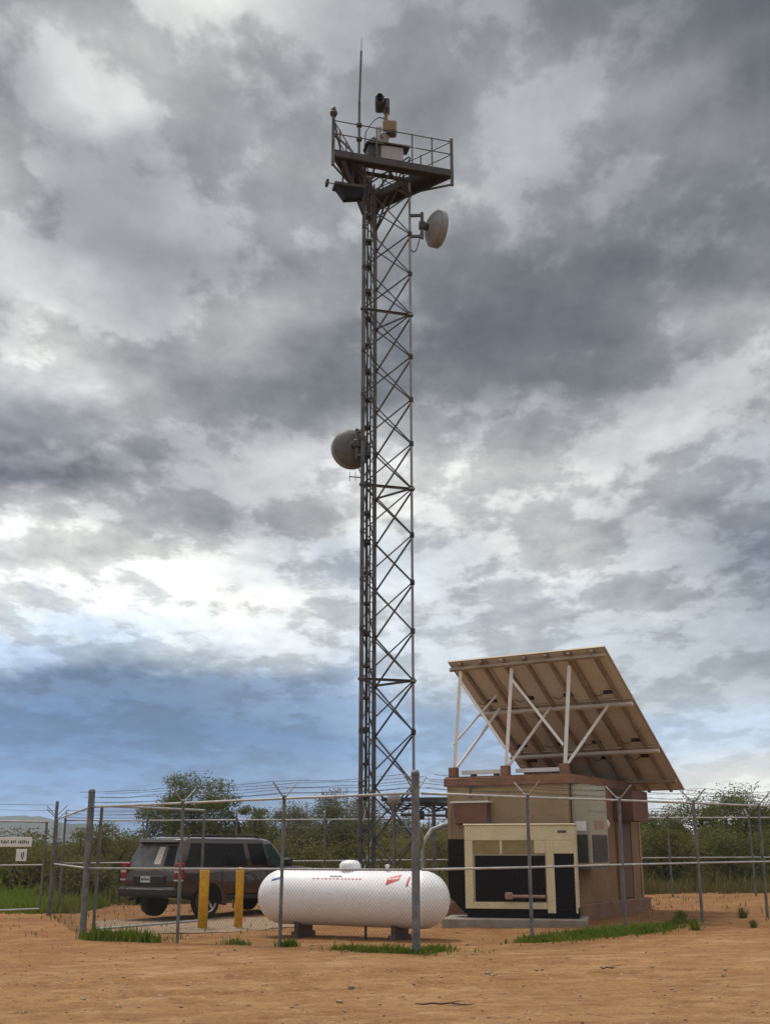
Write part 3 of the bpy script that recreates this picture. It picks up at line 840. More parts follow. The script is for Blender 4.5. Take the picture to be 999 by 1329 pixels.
# door and hood on the side wall
dr = MB().box((.001, 3.08, .36), (.045, 3.98, 2.16), bev=.008).build('door', 'brown_door', sh)
MB().box((.045, 3.14, 1.05), (.075, 3.18, 1.2)).build('handle', 'galv', dr)
for y in (3.0, 4.0):
    MB().box((.001, y, .34), (.06, y+.06, 2.2)).build('door_frame', 'stucco_red', sh)
MB().box((.001, 2.92, 2.12), (.5, 4.1, 2.83), bev=.015).build('door_hood', 'canopy', sh)
# vent hood on the front wall
vh = MB().add([(-2.70, -.001, 2.01), (-1.87, -.001, 2.01), (-1.87, -.20, 2.04), (-2.70, -.20, 2.04), (-2.70, -.001, 2.50), (-1.87, -.001, 2.50), (-1.87, -.20, 2.48), (-2.70, -.20, 2.48)],
         [(3, 2, 1, 0), (4, 5, 6, 7), (0, 1, 5, 4), (1, 2, 6, 5), (2, 3, 7, 6), (3, 0, 4, 7)]).build('vent_hood', 'brown_hood', sh)
MB().box((-2.76, -.24, 2.485), (-1.81, -.001, 2.525)).build('flashing', 'white_steel', vh)
# conduit and small fittings on the front wall
MB().path([(-2.35, -.03, 2.60), (-2.35, -.03, 2.82), (-2.1, -.03, 2.85)], .02, 6).build('wall_conduit', 'galv_dull', sh)
MB().box((-2.0, -.06, 2.50), (-1.9, -.001, 2.66), bev=.01).build('junction_box', 'stucco', sh)

ac = thing('wall_air_conditioner', 'tall beige grey wall mounted air conditioner with dark lower grilles at the shelter corner', 'air conditioner', (BX, BY, BZ), BR)
b = MB().box((.02, .12, 1.12), (.42, 1.26, 2.84), bev=.012); b.build('cabinet', 'ac', ac)
MB().box((.08, .112, 1.20), (.36, .119, 1.78)).build('side_grille', 'ac_grille', ac)
MB().box((.421, .22, 1.20), (.428, 1.18, 1.78)).build('front_grille', 'ac_grille_b', ac)
b = MB()
for k in range(11):
    z = 1.22 + k*.05
    b.box((.421, .22, z), (.440, 1.18, z+.012))
b.build('louvre', 'ac_grille_b', ac)
MB().box((.10, .108, 1.86), (.34, .116, 2.06)).build('service_label', 'white_mark', ac)
MB().box((.422, .42, 1.90), (.427, .98, 2.08)).build('warning_label', 'pipe_pink', ac)
MB().box((.421, .16, 2.28), (.432, 1.22, 2.30)).build('panel_seam', 'ac', ac)
MB().box((.02, .14, 1.06), (.40, 1.24, 1.115)).build('support_angle', 'galv_dull', ac)

wl = thing('wall_lamp', 'small pale round wall lamp beside the air conditioner', 'lamp', bl(.02, 2.0, BZ + 2.05), BR)
MB().lathe([(.07, 0), (.07, .05), (.11, .06), (.12, .12), (.08, .18), (0, .2)], 16, axis_mtx((0, 0, 0), (1, -.2, -.25))).build('lamp_head', 'white_mark', wl)
MB().box((-.01, -.06, -.18), (.04, .06, .02), bev=.01).build('wall_plate', 'stucco', wl)

# ------------------------------------------------------------------ concrete pad and generator
GX, GY, GR = 3.90, 23.93, R(-12)
pad = MB().box((-2.75, -.30, -.15), (.16, 1.0, .13), bev=.02).build('concrete_pad', 'concrete')
pad.location = (GX, GY, BZ); pad.rotation_euler = (0, 0, GR); tag(pad, 'low concrete pad under the cream generator', 'concrete pad')
gn = thing('standby_generator', 'cream standby generator with large black louvre panels on a concrete pad', 'generator', (GX - .545*math.cos(GR) + 1.16*-math.sin(GR), GY - .545*math.sin(GR) + 1.16*math.cos(GR), BZ + .132), GR)
x0, x1, y0, y1, h = -1.745, .545, -1.16, -.32, 1.82
MB().box((x0+.03, y0+.03, 0), (x1+.02, y1-.03, .17), bev=.01).build('skid', 'black_panel', gn)
en = MB()
en.box((x0, y0+.05, .171), (x1, y1, h-.02), bev=.02)
en = en.build('enclosure', 'cream', gn)
cf = MB()
def fr(xa, xb, za, zb, proud=.0): cf.box((xa, y0-proud, za), (xb, y0+.049, zb), bev=.008)
fr(x0, x1, h-.30, h)                         # top band
fr(x0, x0+.17, .175, h-.301)                # left jamb
fr(.015-.02-.06, .10, .10, h-.301, .002)     # middle post
fr(x1-.04, x1, .10, h-.301)                  # right edge
fr(x0+.171, -.07, .175, .30)                 # bottom band
fr(.101, x1-.041, h-.56, h-.301)             # cream panel above the right black panel
fr(-.30, -.066, h-.56, h-.301)
cf.build('front_frame', 'cream', gn)
MB().box((x0-.02, y0-.02, h), (x1+.02, y1+.02, h+.035), bev=.012).build('lid', 'cream', gn)
for xa, xb in ((x0+.19, -1.02), (-.95, -.31)):
    lv = MB().box((xa, y0+.02, h-.56), (xb, y0+.049, h-.302)).build('louvre_panel', 'louvre', gn)
    b = MB(); x = xa + .02
    while x < xb-.02:
        b.box((x, y0+.004, h-.55), (x+.018, y0+.019, h-.31)); x += .05
    b.build('louvre_blade', 'louvre', lv)
fr2 = MB().box((-1.01, y0, h-.56), (-.96, y0+.049, h-.301)); fr2.build('mullion', 'cream', gn)
MB().box((x0+.21, y0+.012, .32), (-.09, y0+.048, h-.60), bev=.005).build('black_door', 'black_panel', gn)
MB().box((.105, y0+.012, .14), (x1-.045, y0+.048, h-.565), bev=.005).build('black_side_door', 'black_panel', gn)
mk = MB()
for k in range(4):
    mk.box((.20 + .045*k, y0-.006, h-.155 + .008*(k % 2)), (.237 + .045*k, y0-.001, h-.10))
mk.build('maker_mark', 'dark_mark', gn)
pp = MB()
pp.tube((-.88, y0-.05, .42), (-.10, y0-.05, .42), .035, 10)
pp.box((-.92, y0-.10, .36), (-.76, y0, .50), bev=.02)
pp.build('drain_valve', 'pipe_pink', gn)
MB().tube((-1.30, -.6, h+.03), (-1.30, -.6, h+.19), .03, 10).build('vent_stub', 'dark_box', gn)
dh = MB().add([(-2.12, -1.0, .42), (x0-.02, -1.0, .06), (x0-.02, -.40, .06), (-2.12, -.40, .42), (-2.12, -1.0, 1.55), (x0-.02, -1.0, 1.55), (x0-.02, -.40, 1.55), (-2.12, -.40, 1.55)],
              [(3, 2, 1, 0), (4, 5, 6, 7), (0, 1, 5, 4), (1, 2, 6, 5), (2, 3, 7, 6), (3, 0, 4, 7)])
dh.build('discharge_hood', 'black_panel', gn)

# ------------------------------------------------------------------ solar array
SA = R(-33)
TR = Vector((4.85, 24.55, 5.86))
e1 = Vector((math.cos(SA), math.sin(SA), 0))          # along the upper edge, to the right
ed = Vector((-math.sin(SA), math.cos(SA), 0))         # into depth
RUN, DROP, WID = 4.72, 2.90, 4.00
e2 = (ed*RUN - Vector((0, 0, DROP))).normalized()
SL = math.hypot(RUN, DROP)
nrm = e1.cross(e2)
if nrm.z < 0: nrm = -nrm                               # sky side
arr = thing('solar_array', 'tilted solar panel array seen from below on white struts above the shelter roof', 'solar array', tuple(TR))
def ap(s, t, n=0.0): return e1*(-WID*s) + e2*(SL*t) + nrm*n      # s: 0 right .. 1 left, t: 0 top .. 1 bottom (local to TR)
AM = Matrix((( -e1.x, e2.x, nrm.x, 0), (-e1.y, e2.y, nrm.y, 0), (-e1.z, e2.z, nrm.z, 0), (0, 0, 0, 1)))
nc, nr = 4, 3
pw, ph = WID/nc, SL/nr
for i in range(nc):
    for j in range(nr):
        xa, xb = i*pw+.003, (i+1)*pw-.003; ya, yb = j*ph+.008, (j+1)*ph-.008
        md = MB().box((xa+.02, ya+.02, .012), (xb-.02, yb-.02, .03), mtx=AM).build('solar_module', 'backsheet', arr)
        MB().box((xa+.022, ya+.022, .0305), (xb-.022, yb-.022, .034), mtx=AM).build('cell_face', 'cell', md)
        b = MB()
        b.box((xa, ya, 0), (xa+.03, yb, .036), mtx=AM); b.box((xb-.03, ya, 0), (xb, yb, .036), mtx=AM)
        b.box((xa+.031, ya, 0), (xb-.031, ya+.03, .036), mtx=AM); b.box((xa+.031, yb-.03, 0), (xb-.031, yb, .036), mtx=AM)
        b.build('module_frame', 'module_frame', md)
        yj = yb - .28 if j < 2 else ya + .35
        cxm = (xa+xb)/2
        MB().box((cxm-.11, yj-.05, -.03), (cxm+.11, yj+.05, .011), bev=.008, mtx=AM).build('junction_box', 'dark_box', md)
        pts = [AM @ Vector((cxm + .1 + .28*t, yj + .03*math.sin(PI*t), -.02 - .06*math.sin(PI*t))) for t in [k/6 for k in range(7)]]
        MB().path(pts, .009, 5).build('module_cable', 'black_cable', md)
for i in range(7):                                    # sloping rails
    x = .32 + i*(WID-.64)/6
    MB().box((x-.035, .04, -.075), (x+.035, SL-.04, -.001), mtx=AM).build('sloping_rail', 'module_rail', arr)
for t in (.03, .345, .675, .90):
    MB().box((.02, SL*t-.035, -.15), (WID-.02, SL*t+.035, -.076), mtx=AM).build('cross_beam', 'module_rail' if t in (.03, .90) else 'backsheet', arr)
def world_to_arr(p): return Vector(p) - TR
def under(x, y):        # point on the underside above local shelter point
    q = Vector(bl(x, y, 0)); d = (q - Vector((TR.x, TR.y, 0))).dot(ed)
    return Vector((q.x, q.y, TR.z - DROP/RUN*d - .15))
roofz = BZ + H + .03
def strut(p, q, r=.036, m='white_steel'):
    MB().tube(world_to_arr(p), world_to_arr(q), r, 10).build('strut', m, arr)
posts = [(-2.84, .12), (-1.52, .12), (-.10, .12)]
for i, (x, y) in enumerate(posts):
    base = Vector(bl(x, y, roofz)); topp = under(x + .20, y + .06)
    MB().beam(world_to_arr(base + Vector((0, 0, .002))), world_to_arr(topp), .075, .075, (1, 0, 0)).build('post', 'white_steel', arr)
    strut(base + Vector((0, 0, .12)), under(x + .62, 1.45))
    if i == 0: strut(base + Vector((0, 0, .75)), under(x + .75, 1.0), .028)
    if i < 2:
        nx, ny = posts[i+1]
        nb = Vector(bl(nx, ny, roofz))
        strut(topp - Vector((0, 0, .25)), nb + Vector((0, 0, .62)), .034)
    MB().box(Vector((-.09, -.09, 0)), Vector((.09, .09, .22)), mtx=Matrix.Translation(world_to_arr(base)) @ Matrix.Rotation(BR, 4, 'Z')).build('post_shoe', 'cornice', arr)
bm_ = Matrix.Translation(world_to_arr((BX, BY, roofz))) @ Matrix.Rotation(BR, 4, 'Z')
for xa, xb in ((-2.80, -1.62), (-1.42, -.18)):
    MB().box((xa, .45, .08), (xb, .53, .17), mtx=bm_).build('base_rail', 'white_steel', arr)
    for k in (.25, .75):
        x = xa + (xb-xa)*k
        MB().box((x-.05, .43, 0), (x+.05, .57, .079), mtx=bm_).build('rail_foot', 'dark_box', arr)
for x, y in ((-2.84, 4.2), (-1.52, 4.2), (-.10, 4.2)):
    base = Vector(bl(x, y, roofz)); 
    q = under(x, y)
    if q.z > base.z + .05:
        MB().beam(world_to_arr(base), world_to_arr(q), .075, .075, (1, 0, 0)).build('post', 'white_steel', arr)

# ------------------------------------------------------------------ cable bridge, conduit
cs = Vector((TX + leg_xy(2).x*.3 + .3, TY + .2, 2.95)); ce = Vector(bl(-W, 2.6, 2.75))
cbt = thing('cable_bridge', 'dark elevated cable bridge between the tower and the shelter', 'cable bridge', (cs.x, cs.y, 0))
d = (ce - cs); dn = Vector((d.x, d.y, 0)).normalized(); sd = Vector((-dn.y, dn.x, 0))
o0 = Vector((0, 0, cs.z)); o1 = Vector((d.x, d.y, ce.z))
for s_ in (-.28, .28):
    MB().beam(o0 + sd*s_, o1 + sd*s_, .05, .11).build('side_rail', 'deck', cbt)
b = MB()
for k in range(18):
    q = o0.lerp(o1, (k+.5)/18); b.beam(q - sd*.26, q + sd*.26, .04, .03)
b.build('rung', 'deck', cbt)
for k in range(5):
    pts = []
    for j in range(15):
        t = j/14
        pts.append(o0.lerp(o1, t) + sd*(-.2 + .1*k) + Vector((0, 0, -.10 - .05*k*(.3+abs(math.sin(j*1.3+k))))))
    MB().path(pts, .02 + .006*(k % 2), 6).build('cable', 'black_cable', cbt)
for t in (.45, .9):
    q = o0.lerp(o1, t)
    MB().tube((q.x, q.y, -.2), (q.x, q.y, q.z-.02), .055, 12).build('support_post', 'galv_dull', cbt)
    MB().beam(q - sd*.5 - Vector((0, 0, .1)), q + sd*.5 - Vector((0, 0, .1)), .06, .08).build('cross_arm', 'deck', cbt)
for k, (t, dz) in enumerate(((.30, -.42), (.62, -.36), (.8, -.40))):
    q = o0.lerp(o1, t)
    MB().box((q.x-.16, q.y-.1, q.z+dz-.12), (q.x+.16, q.y+.1, q.z+dz+.12), bev=.02).build('splice_box', 'dark_box', cbt)
MB().beam(o0.lerp(o1, .12) - Vector((0, 0, .42)), o1 - Vector((0, 0, .42)), .05, .07).build('lower_rail', 'deck', cbt)
MB().beam(o0.lerp(o1, .12) - Vector((0, 0, .75)), o1 - Vector((0, 0, .75)), .03, .04).build('lower_rail', 'galv', cbt)
for t in (.2, .4, .6, .8):
    q = o0.lerp(o1, t); MB().tube(q - Vector((0, 0, .8)), q, .015, 6).build('hanger', 'galv_dull', cbt)
cd = thing('conduit_pipe', 'curved grey conduit rising from the ground into the shelter side', 'pipe', (1.15, 26.6, g(1.15, 26.6)))
MB().path([(-.28, 0, -.2), (-.28, 0, 1.2), (-.27, 0, 1.5), (-.22, .02, 1.75), (-.08, .06, 1.95), (.2, .12, 2.06), (.9, .25, 2.08)], .055, 10).build('bent_pipe', 'galv', cd)
MB().lathe([(.075, 0), (.075, .12)], 12, Matrix.Translation((-.28, 0, .9))).build('coupling', 'galv_dull', cd)
ml = thing('yard_lamp', 'pale round yard lamp on a bracket at the tower end of the cable bridge', 'lamp', (0.25, 31.6, 0))
MB().tube((0, 0, -.1), (0, 0, 2.75), .05, 12).build('pole', 'galv_dull', ml)
MB().tube((0, 0, 2.7), (-.02, -.25, 2.86), .025, 8).build('bracket', 'galv_dull', ml)
MB().lathe([(.08, -.1), (.16, -.05), (.19, .05), (.16, .16), (.08, .22), (0, .24)], 18, axis_mtx((-.02, -.3, 2.88), (.2, -1, -.2))).build('lamp_head', 'grey_box', ml)
# ------------------------------------------------------------------ sport utility vehicle (local x forward, y left, z up, origin at rear centre on the ground)
car_x, car_y = -5.74, 28.6
car = thing('sport_utility_vehicle', 'dark brown sport utility vehicle parked behind the fence with its rear and right side showing', 'car',
            (car_x, car_y, g(-4.6, 29.6) + .03), R(57))
CL = 5.13
def smooth_mesh(vs, rings, n, closed_ends=True):
    fs = []
    for i in range(rings-1):
        for k in range(n):
            fs.append((i*n+k, i*n+(k+1) % n, (i+1)*n+(k+1) % n, (i+1)*n+k))
    if closed_ends:
        fs.append(tuple(range(n-1, -1, -1))); fs.append(tuple(range((rings-1)*n, rings*n)))
    return fs
# lower body: rounded sections along x  (x, half width, z bottom, z top)
st = [(.03, .86, .66, 1.02), (.06, .93, .60, 1.10), (.14, .965, .56, 1.155), (.35, .985, .50, 1.17), (.9, 1.0, .42, 1.175), (1.8, 1.005, .40, 1.17), (2.8, 1.005, .40, 1.165),
      (3.5, 1.0, .41, 1.165), (3.75, .995, .42, 1.19), (4.2, .985, .44, 1.165), (4.7, .965, .45, 1.12), (4.98, .93, .46, 1.06), (5.10, .86, .50, .98), (5.13, .80, .56, .90)]
vs = []
for x, w, zb, zt in st:
    hgt = zt - zb
    half = [(0, zb), (w*.80, zb), (w*.955, zb+.06), (w*.985, zb+.28*hgt), (w, zb+.55*hgt), (w*.985, zb+.82*hgt), (w*.955, zb+.95*hgt), (w*.90, zt), (w*.4, zt+.012), (0, zt+.016)]
    ring = [(x, -y, z) for y, z in half] + [(x, y, z) for y, z in reversed(half[1:-1])]
    vs += ring
n = len(half)*2 - 2
body = MB().add(vs, smooth_mesh(vs, len(st), n), True).build('body', 'car', car)
# greenhouse
gb = [(.10, .90), (.5, .935), (1.5, .945), (2.8, .945), (3.72, .90)]         # belt line x, half width
gt = [(.42, .70), (.70, .735), (1.5, .745), (2.60, .74), (3.05, .70)]       # roof edge
ZB, ZRE, ZRT = 1.15, 1.83, 1.905
def lay(fr_):      # ring of greenhouse outline at height fraction
    rr = []
    for (xb, wb), (xt, wt) in zip(gb, gt):
        rr.append((xb + (xt-xb)*fr_, wb + (wt-wb)*fr_))
    return rr
layers = [(0, ZB), (.5, ZB + (ZRE-ZB)*.52), (.93, ZB + (ZRE-ZB)*.93), (1.0, ZRE)]
vs = []; nn = 10
def ringpts(rr, z, sh_=0):
    a = [(x, -w, z) for x, w in rr]; b_ = [(x, w, z) for x, w in reversed(rr)]
    return a + b_
for fr_, z in layers: vs += ringpts(lay(fr_), z)
rt_ = [(x + (.08 if i == 0 else (-.14 if i == 4 else 0)), w*.86) for i, (x, w) in enumerate(gt)]
vs += ringpts(rt_, ZRT - .03)
rt2 = [(x + (.2 if i == 0 else (-.3 if i == 4 else 0)), w*.5) for i, (x, w) in enumerate(gt)]
vs += ringpts(rt2, ZRT)
fs = smooth_mesh(vs, 6, nn)
MB().add(vs, fs, True).build('cabin', 'car', car)
def side_pt(x, v, side=-1, off=.006):     # x along the car, v 0 belt .. 1 roof edge
    def ev(tab, x):
        if x <= tab[0][0]: return tab[0][1]
        for (xa, wa), (xc, wc) in zip(tab[:-1], tab[1:]):
            if x <= xc: return wa + (wc-wa)*(x-xa)/(xc-xa)
        return tab[-1][1]
    vs_ = [0, .5, .93, 1]
    zs_ = [ZB + (ZRE-ZB)*k for k in (0, .52, .93, 1)]
    wb, wt = ev(gb, x), ev(gt, x)
    return Vector((x, side*(wb + (wt-wb)*v + off), ZB + (ZRE-ZB)*v))
def window(xa, xb, xta, xtb, m, side, va=.09, vb=.89):
    vs = []; K = 6
    for j in range(4):
        t = j/3; v = va + (vb-va)*t
        for k in range(K+1):
            s_ = k/K
            vs.append(side_pt((xa + (xb-xa)*s_)*(1-t) + (xta + (xtb-xta)*s_)*t, v, side, .012))
    fs = [(j*(K+1)+k, j*(K+1)+k+1, (j+1)*(K+1)+k+1, (j+1)*(K+1)+k) for j in range(3) for k in range(K)]
    return MB().add(vs, fs, True).build('side_window', m, car)
for side in (-1, 1):
    window(.30, 1.86, .62, 1.84, 'glass', side)
    window(2.06, 2.72, 2.04, 2.64, 'glass', side)
    window(2.84, 3.48, 2.76, 3.06, 'glass_green', side)
    # roof rail
    MB().path([(.62, side*.66, 1.895), (.72, side*.66, 1.945), (2.5, side*.655, 1.95), (2.62, side*.655, 1.895)], .02, 8).build('roof_rail', 'car_trim', car)
    # mirror
    mr_ = MB().box((3.28, side*1.02 - .02, 1.16), (3.46, side*1.02 + side*.24 + .02, 1.40) if side > 0 else (3.46, side*1.02 + .02, 1.40)) if False else MB()
    ya, yb = sorted((side*.98, side*1.26))
    mr_.box((3.22, ya, 1.18), (3.40, yb, 1.40), bev=.05)
    mr_.build('wing_mirror', 'car_trim', car)
    # door seams and handles
    for x in (1.55, 2.62, 3.62):
        ya, yb = sorted((side*1.0, side*1.009))
        MB().box((x-.006, ya, .50), (x+.006, yb, 1.13)).build('door_seam', 'car_trim', car)
    for x in (1.72, 2.78):
        ya, yb = sorted((side*.985, side*1.03))
        MB().box((x, ya, 1.02), (x+.2, yb, 1.055), bev=.012).build('door_handle', 'car', car)
    ya, yb = sorted((side*.97, side*1.012))
    MB().box((1.62, ya, .40), (3.55, yb, .50), bev=.015).build('rocker_panel', 'car_trim', car)
    # tail lamp
    ya, yb = sorted((side*.80, side*.99))
    tl = MB().box((.015, ya, .92), (.22, yb, 1.30), bev=.03).build('tail_lamp', 'tail_red', car)
    MB().box((.008, ya+.01, 1.06), (.10, yb-.01, 1.12), bev=.01).build('reversing_lens', 'lens_white', tl)
    MB().box((.012, ya, .875), (.16, yb, .912), bev=.008).build('lower_lens', 'lens_white', tl)
    # wheels and arches
    for xw in (1.12, 4.06):
        yo = side*.845
        wx = axis_mtx((xw, yo, .40), (0, side, 0))
        wheel = MB().lathe([(.26, -.13), (.375, -.13), (.40, -.10), (.405, 0), (.40, .10), (.375, .135), (.28, .14), (.26, .12)], 36, wx).build('wheel', 'tyre', car)
        rim = MB().lathe([(.265, -.1), (.27, .10), (.262, .125), (.245, .11), (.24, .03), (.0, .02)], 32, wx, mi=0)
        rim.build('wheel_well', 'dark_box', wheel)
        sp = MB()
        sp.lathe([(.272, .10), (.268, .137), (.240, .134), (.236, .10)], 32, wx)
        for k in range(5):
            a = 2*PI*k/5 + .3
            m4 = wx @ Matrix.Rotation(a, 4, 'Z')
            sp.box((.03, -.045, .085), (.245, .045, .125), bev=.015, mtx=m4)
        sp.lathe([(.075, .08), (.075, .135), (0, .14)], 20, wx)
        sp.build('rim', 'chrome', wheel)
        arch = MB(); va = []; K = 18
        for k in range(K+1):
            a = PI*(-.08 + 1.16*k/K)
            for rr, yy in ((.425, 1.0), (.51, 1.0), (.51, 1.018), (.425, 1.018)):
                va.append((xw - rr*math.cos(a), side*yy, .40 + rr*math.sin(a)))
        fa = [(i*4+k, i*4+(k+1) % 4, (i+1)*4+(k+1) % 4, (i+1)*4+k) for i in range(K) for k in range(4)]
        arch.add(va, fa, False).build('wheel_arch', 'car', car)
        # black disc on the closed body, painting the shade of a wheel opening
        op = MB(); vo = [(xw, side*1.0075, .40)]
        for k in range(K+1):
            a = PI*(-.08 + 1.16*k/K); vo.append((xw - .43*math.cos(a), side*1.0075, .40 + .43*math.sin(a)))
        op.add(vo, [(0, k, k+1) for k in range(1, K+1)]).build('wheel_opening_shade', 'black_panel', car)
# the wheels must stand proud of the black shade discs
# rear: window, spoiler, bumper, plate, badge bar
def rear_pt(s_, v, off=.008):      # s across -1..1
    xb, wb = gb[0]; xt, wt = gt[0]
    return Vector((xb + (xt-xb)*v - off, s_*(wb + (wt-wb)*v), ZB + (ZRE-ZB)*v))
def rear_quad(sa, sb, va, vb, m, name, off):
    return MB().quad(rear_pt(sa, va, off), rear_pt(sb, va, off), rear_pt(sb, vb, off), rear_pt(sa, vb, off)).build(name, m, car)
rear_quad(-.90, .90, .04, .86, 'glass_rear', 'rear_window', .008)
rear_quad(-.78, -.40, .10, .80, 'glass', 'rear_glass_patch', .012)
rear_quad(-.26, .0, .16, .76, 'lens_white', 'window_notice', .014)
b = MB()
b.add([rear_pt(-.98, .90, .0), rear_pt(.98, .90, .0), rear_pt(.98, 1.02, .0), rear_pt(-.98, 1.02, .0),
       rear_pt(-.96, .93, .16), rear_pt(.96, .93, .16), rear_pt(.96, 1.01, .13), rear_pt(-.96, 1.01, .13)],
      [(4, 5, 6, 7), (0, 1, 5, 4), (7, 6, 2, 3), (0, 4, 7, 3), (1, 2, 6, 5)])
b.build('spoiler', 'car', car)
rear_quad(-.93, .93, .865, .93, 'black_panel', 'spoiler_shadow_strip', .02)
MB().box((-.11, -.95, .50), (.16, .95, .74), bev=.06).build('rear_bumper', 'car_trim', car)
MB().box((-.125, -.62, .665), (.05, .62, .70), bev=.01).build('step_pad', 'galv_dull', car)
MB().box((-.02, -.52, .80), (.05, .52, 1.0), bev=.02).build('plate_recess', 'car_trim', car)
pl = MB().box((-.028, -.06, .84), (-.0205, .25, .98)).build('number_plate', 'plate', car)
b = MB()
for k in range(6): b.box((-.032, -.035 + .045*k, .885), (-.0285, -.005 + .045*k, .94))
b.build('lettering', 'dark_mark', pl)
MB().path([(.2, -.0, 1.195), (.07, -.02, 1.19), (.04, -.25, 1.17)], .018, 6).build('rear_wiper', 'car_trim', car)
MB().tube((.04, .72, .42), (.3, .70, .46), .035, 10).build('tail_pipe', 'galv_dull', car)
# front: windscreen, lamps, grille
b = MB(); vs = []
for j in range(3):
    v = .08 + .82*j/2
    for s_ in (-.9, -.3, .3, .9):
        xb, wb = gb[-1]; xt, wt = gt[-1]
        vs.append((xb + (xt-xb)*v + .008, s_*(wb + (wt-wb)*v), ZB + (ZRE-ZB)*v))
b.add(vs, [(j*4+k, j*4+k+1, (j+1)*4+k+1, (j+1)*4+k) for j in range(2) for k in range(3)], True).build('windscreen', 'glass', car)
for side in (-1, 1):
    ya, yb = sorted((side*.52, side*.86)); MB().box((4.96, ya, .80), (5.12, yb, 1.0), bev=.03).build('headlamp', 'lens_white', car)
MB().box((5.05, -.5, .72), (5.15, .5, .98), bev=.02).build('grille', 'car_trim', car)
MB().box((4.95, -.9, .42), (5.20, .9, .66), bev=.05).build('front_bumper', 'car', car)

# a long wheelbase body: everything ahead of the rear door moves forward
for ch in [o for o in bpy.data.objects if o.type == 'MESH' and (o.parent is car or (o.parent and o.parent.parent is car))]:
    for v in ch.data.vertices:
        v.co.x += 0.72*min(1, max(0, (v.co.x-1.58)/0.25))

# ------------------------------------------------------------------ vegetation
def leaf_quads(C, n_len, n_wid, rg, droop=0.0):
    """C (n,3) leaf centres -> quads with random orientation"""
    n = len(C)
    d = rg.normal(size=(n, 3)); d[:, 2] = d[:, 2]*0.7 - droop
    d /= np.linalg.norm(d, axis=1, keepdims=True)
    e = np.cross(d, rg.normal(size=(n, 3))); e /= np.linalg.norm(e, axis=1, keepdims=True)
    l = n_len * rg.uniform(.6, 1.4, (n, 1)); w = n_wid * rg.uniform(.6, 1.4, (n, 1))
    V = np.stack([C - d*l/2, C + e*w/2, C + d*l/2, C - e*w/2], 1).reshape(-1, 3)
    return V, np.arange(4*n).reshape(-1, 4)

def limb_points(rg, base, tip, k=6, wob=.12):
    L = np.linalg.norm(tip-base)
    pts = [base + (tip-base)*t + (rg.normal(0, wob*L*.3, 3) if 0 < t < 1 else 0) + np.array([0, 0, .12*L*math.sin(PI*t)]) for t in np.linspace(0, 1, k)]
    return pts

def crown_tree(name, label, x, y, h, spread, seed, leaf='leaf', leaves=9000, lsz=(.13, .042), depth=None, base_frac=.28, group=None, cat='tree', clumps=70, trunk_r=.13, droop=.3, cl_r=.30):
    rg = np.random.default_rng(seed)
    root = thing(name, label, cat, (x, y, g(x, y)), 0, group)
    depth = depth or spread
    tb = MB()
    cl = []
    while len(cl) < clumps:
        p = rg.uniform(-1, 1, 3); r = np.linalg.norm(p)
        if r > 1 or r < .35: continue
        c = np.array([p[0]*spread/2, p[1]*depth/2, h*(base_frac + (1-base_frac)*(p[2]*.5+.5))])
        if p[2] < -.6: c[2] += .1*h
        c += rg.normal(0, .10*spread/2, 3)*np.array([1, 1, .5])
        cl.append(c)
    cl = np.array(cl)
    nl = 4 + int(rg.integers(0, 3))
    forks = []
    for k in range(nl):
        a = 2*PI*k/nl + rg.uniform(-.3, .3)
        tip = np.array([math.cos(a)*spread*.26, math.sin(a)*depth*.26, h*rg.uniform(.5, .72)])
        base = np.array([math.cos(a)*.08, math.sin(a)*.08, -.1])
        pts = limb_points(rg, base, tip, 7)
        tb.path(pts, [trunk_r*(1-.65*i/6) for i in range(7)], 7)
        forks.append(pts)
    for c in cl:
        best = min(((np.linalg.norm(c-q), q) for pts in forks for q in pts[2:]), key=lambda t: t[0])
        if best[0] > .15:
            pts = limb_points(rg, np.array(best[1]), c, 4, .2)
            tb.path(pts, [.032, .022, .014, .006], 4)
    tb.build('trunk', 'bark', root)
    w = rg.uniform(.4, 1.6, len(cl)); w /= w.sum()
    leaves = int(leaves*1.6)
    idx = rg.choice(len(cl), leaves, p=w)
    sc = spread*cl_r*.5*rg.uniform(.6, 1.3, len(cl))
    off = np.clip(rg.normal(0, 1, (leaves, 3)), -1.7, 1.7)*sc[idx][:, None]*.62*np.array([1, 1, .62])
    V, F = leaf_quads(cl[idx] + off, lsz[0], lsz[1], rg, droop)
    np_mesh('crown', V, F, leaf, root)
    return root

crown_tree('mesquite_tree', 'bushy green mesquite tree with a ragged crown rising behind the parked car', -8.0, 48.5, 4.75, 4.1, 11, leaves=11500, clumps=64, base_frac=.16, cl_r=.24)
crown_tree('mesquite_tree', 'lower green mesquite shoulder right of the taller tree behind the car', -5.9, 49.5, 4.25, 2.6, 12, leaves=4200, clumps=30, base_frac=.15, cl_r=.26)
crown_tree('mesquite_tree', 'broad olive mesquite tree beyond the fence at the right of the shelter', 14.1, 47.0, 3.6, 4.6, 13, leaves=16000, clumps=80, base_frac=.08, cl_r=.24)
crown_tree('mesquite_tree', 'low olive mesquite bush tight against the shelter back right corner', 11.6, 50.0, 3.2, 3.6, 14, leaves=9000, clumps=50, base_frac=.05, cl_r=.26)
crown_tree('mesquite_tree', 'olive mesquite tree cut by the right edge of the picture', 17.0, 49.0, 3.4, 4.2, 15, leaves=11000, clumps=60, base_frac=.06, cl_r=.26)
crown_tree('pale_shrub', 'feathery pale grey green shrub behind the fence left of the tower', -2.2, 50.0, 3.75, 3.8, 16, leaf='leaf_pale', leaves=9000, clumps=60, base_frac=.1, lsz=(.16, .035), cat='shrub', droop=-.6)
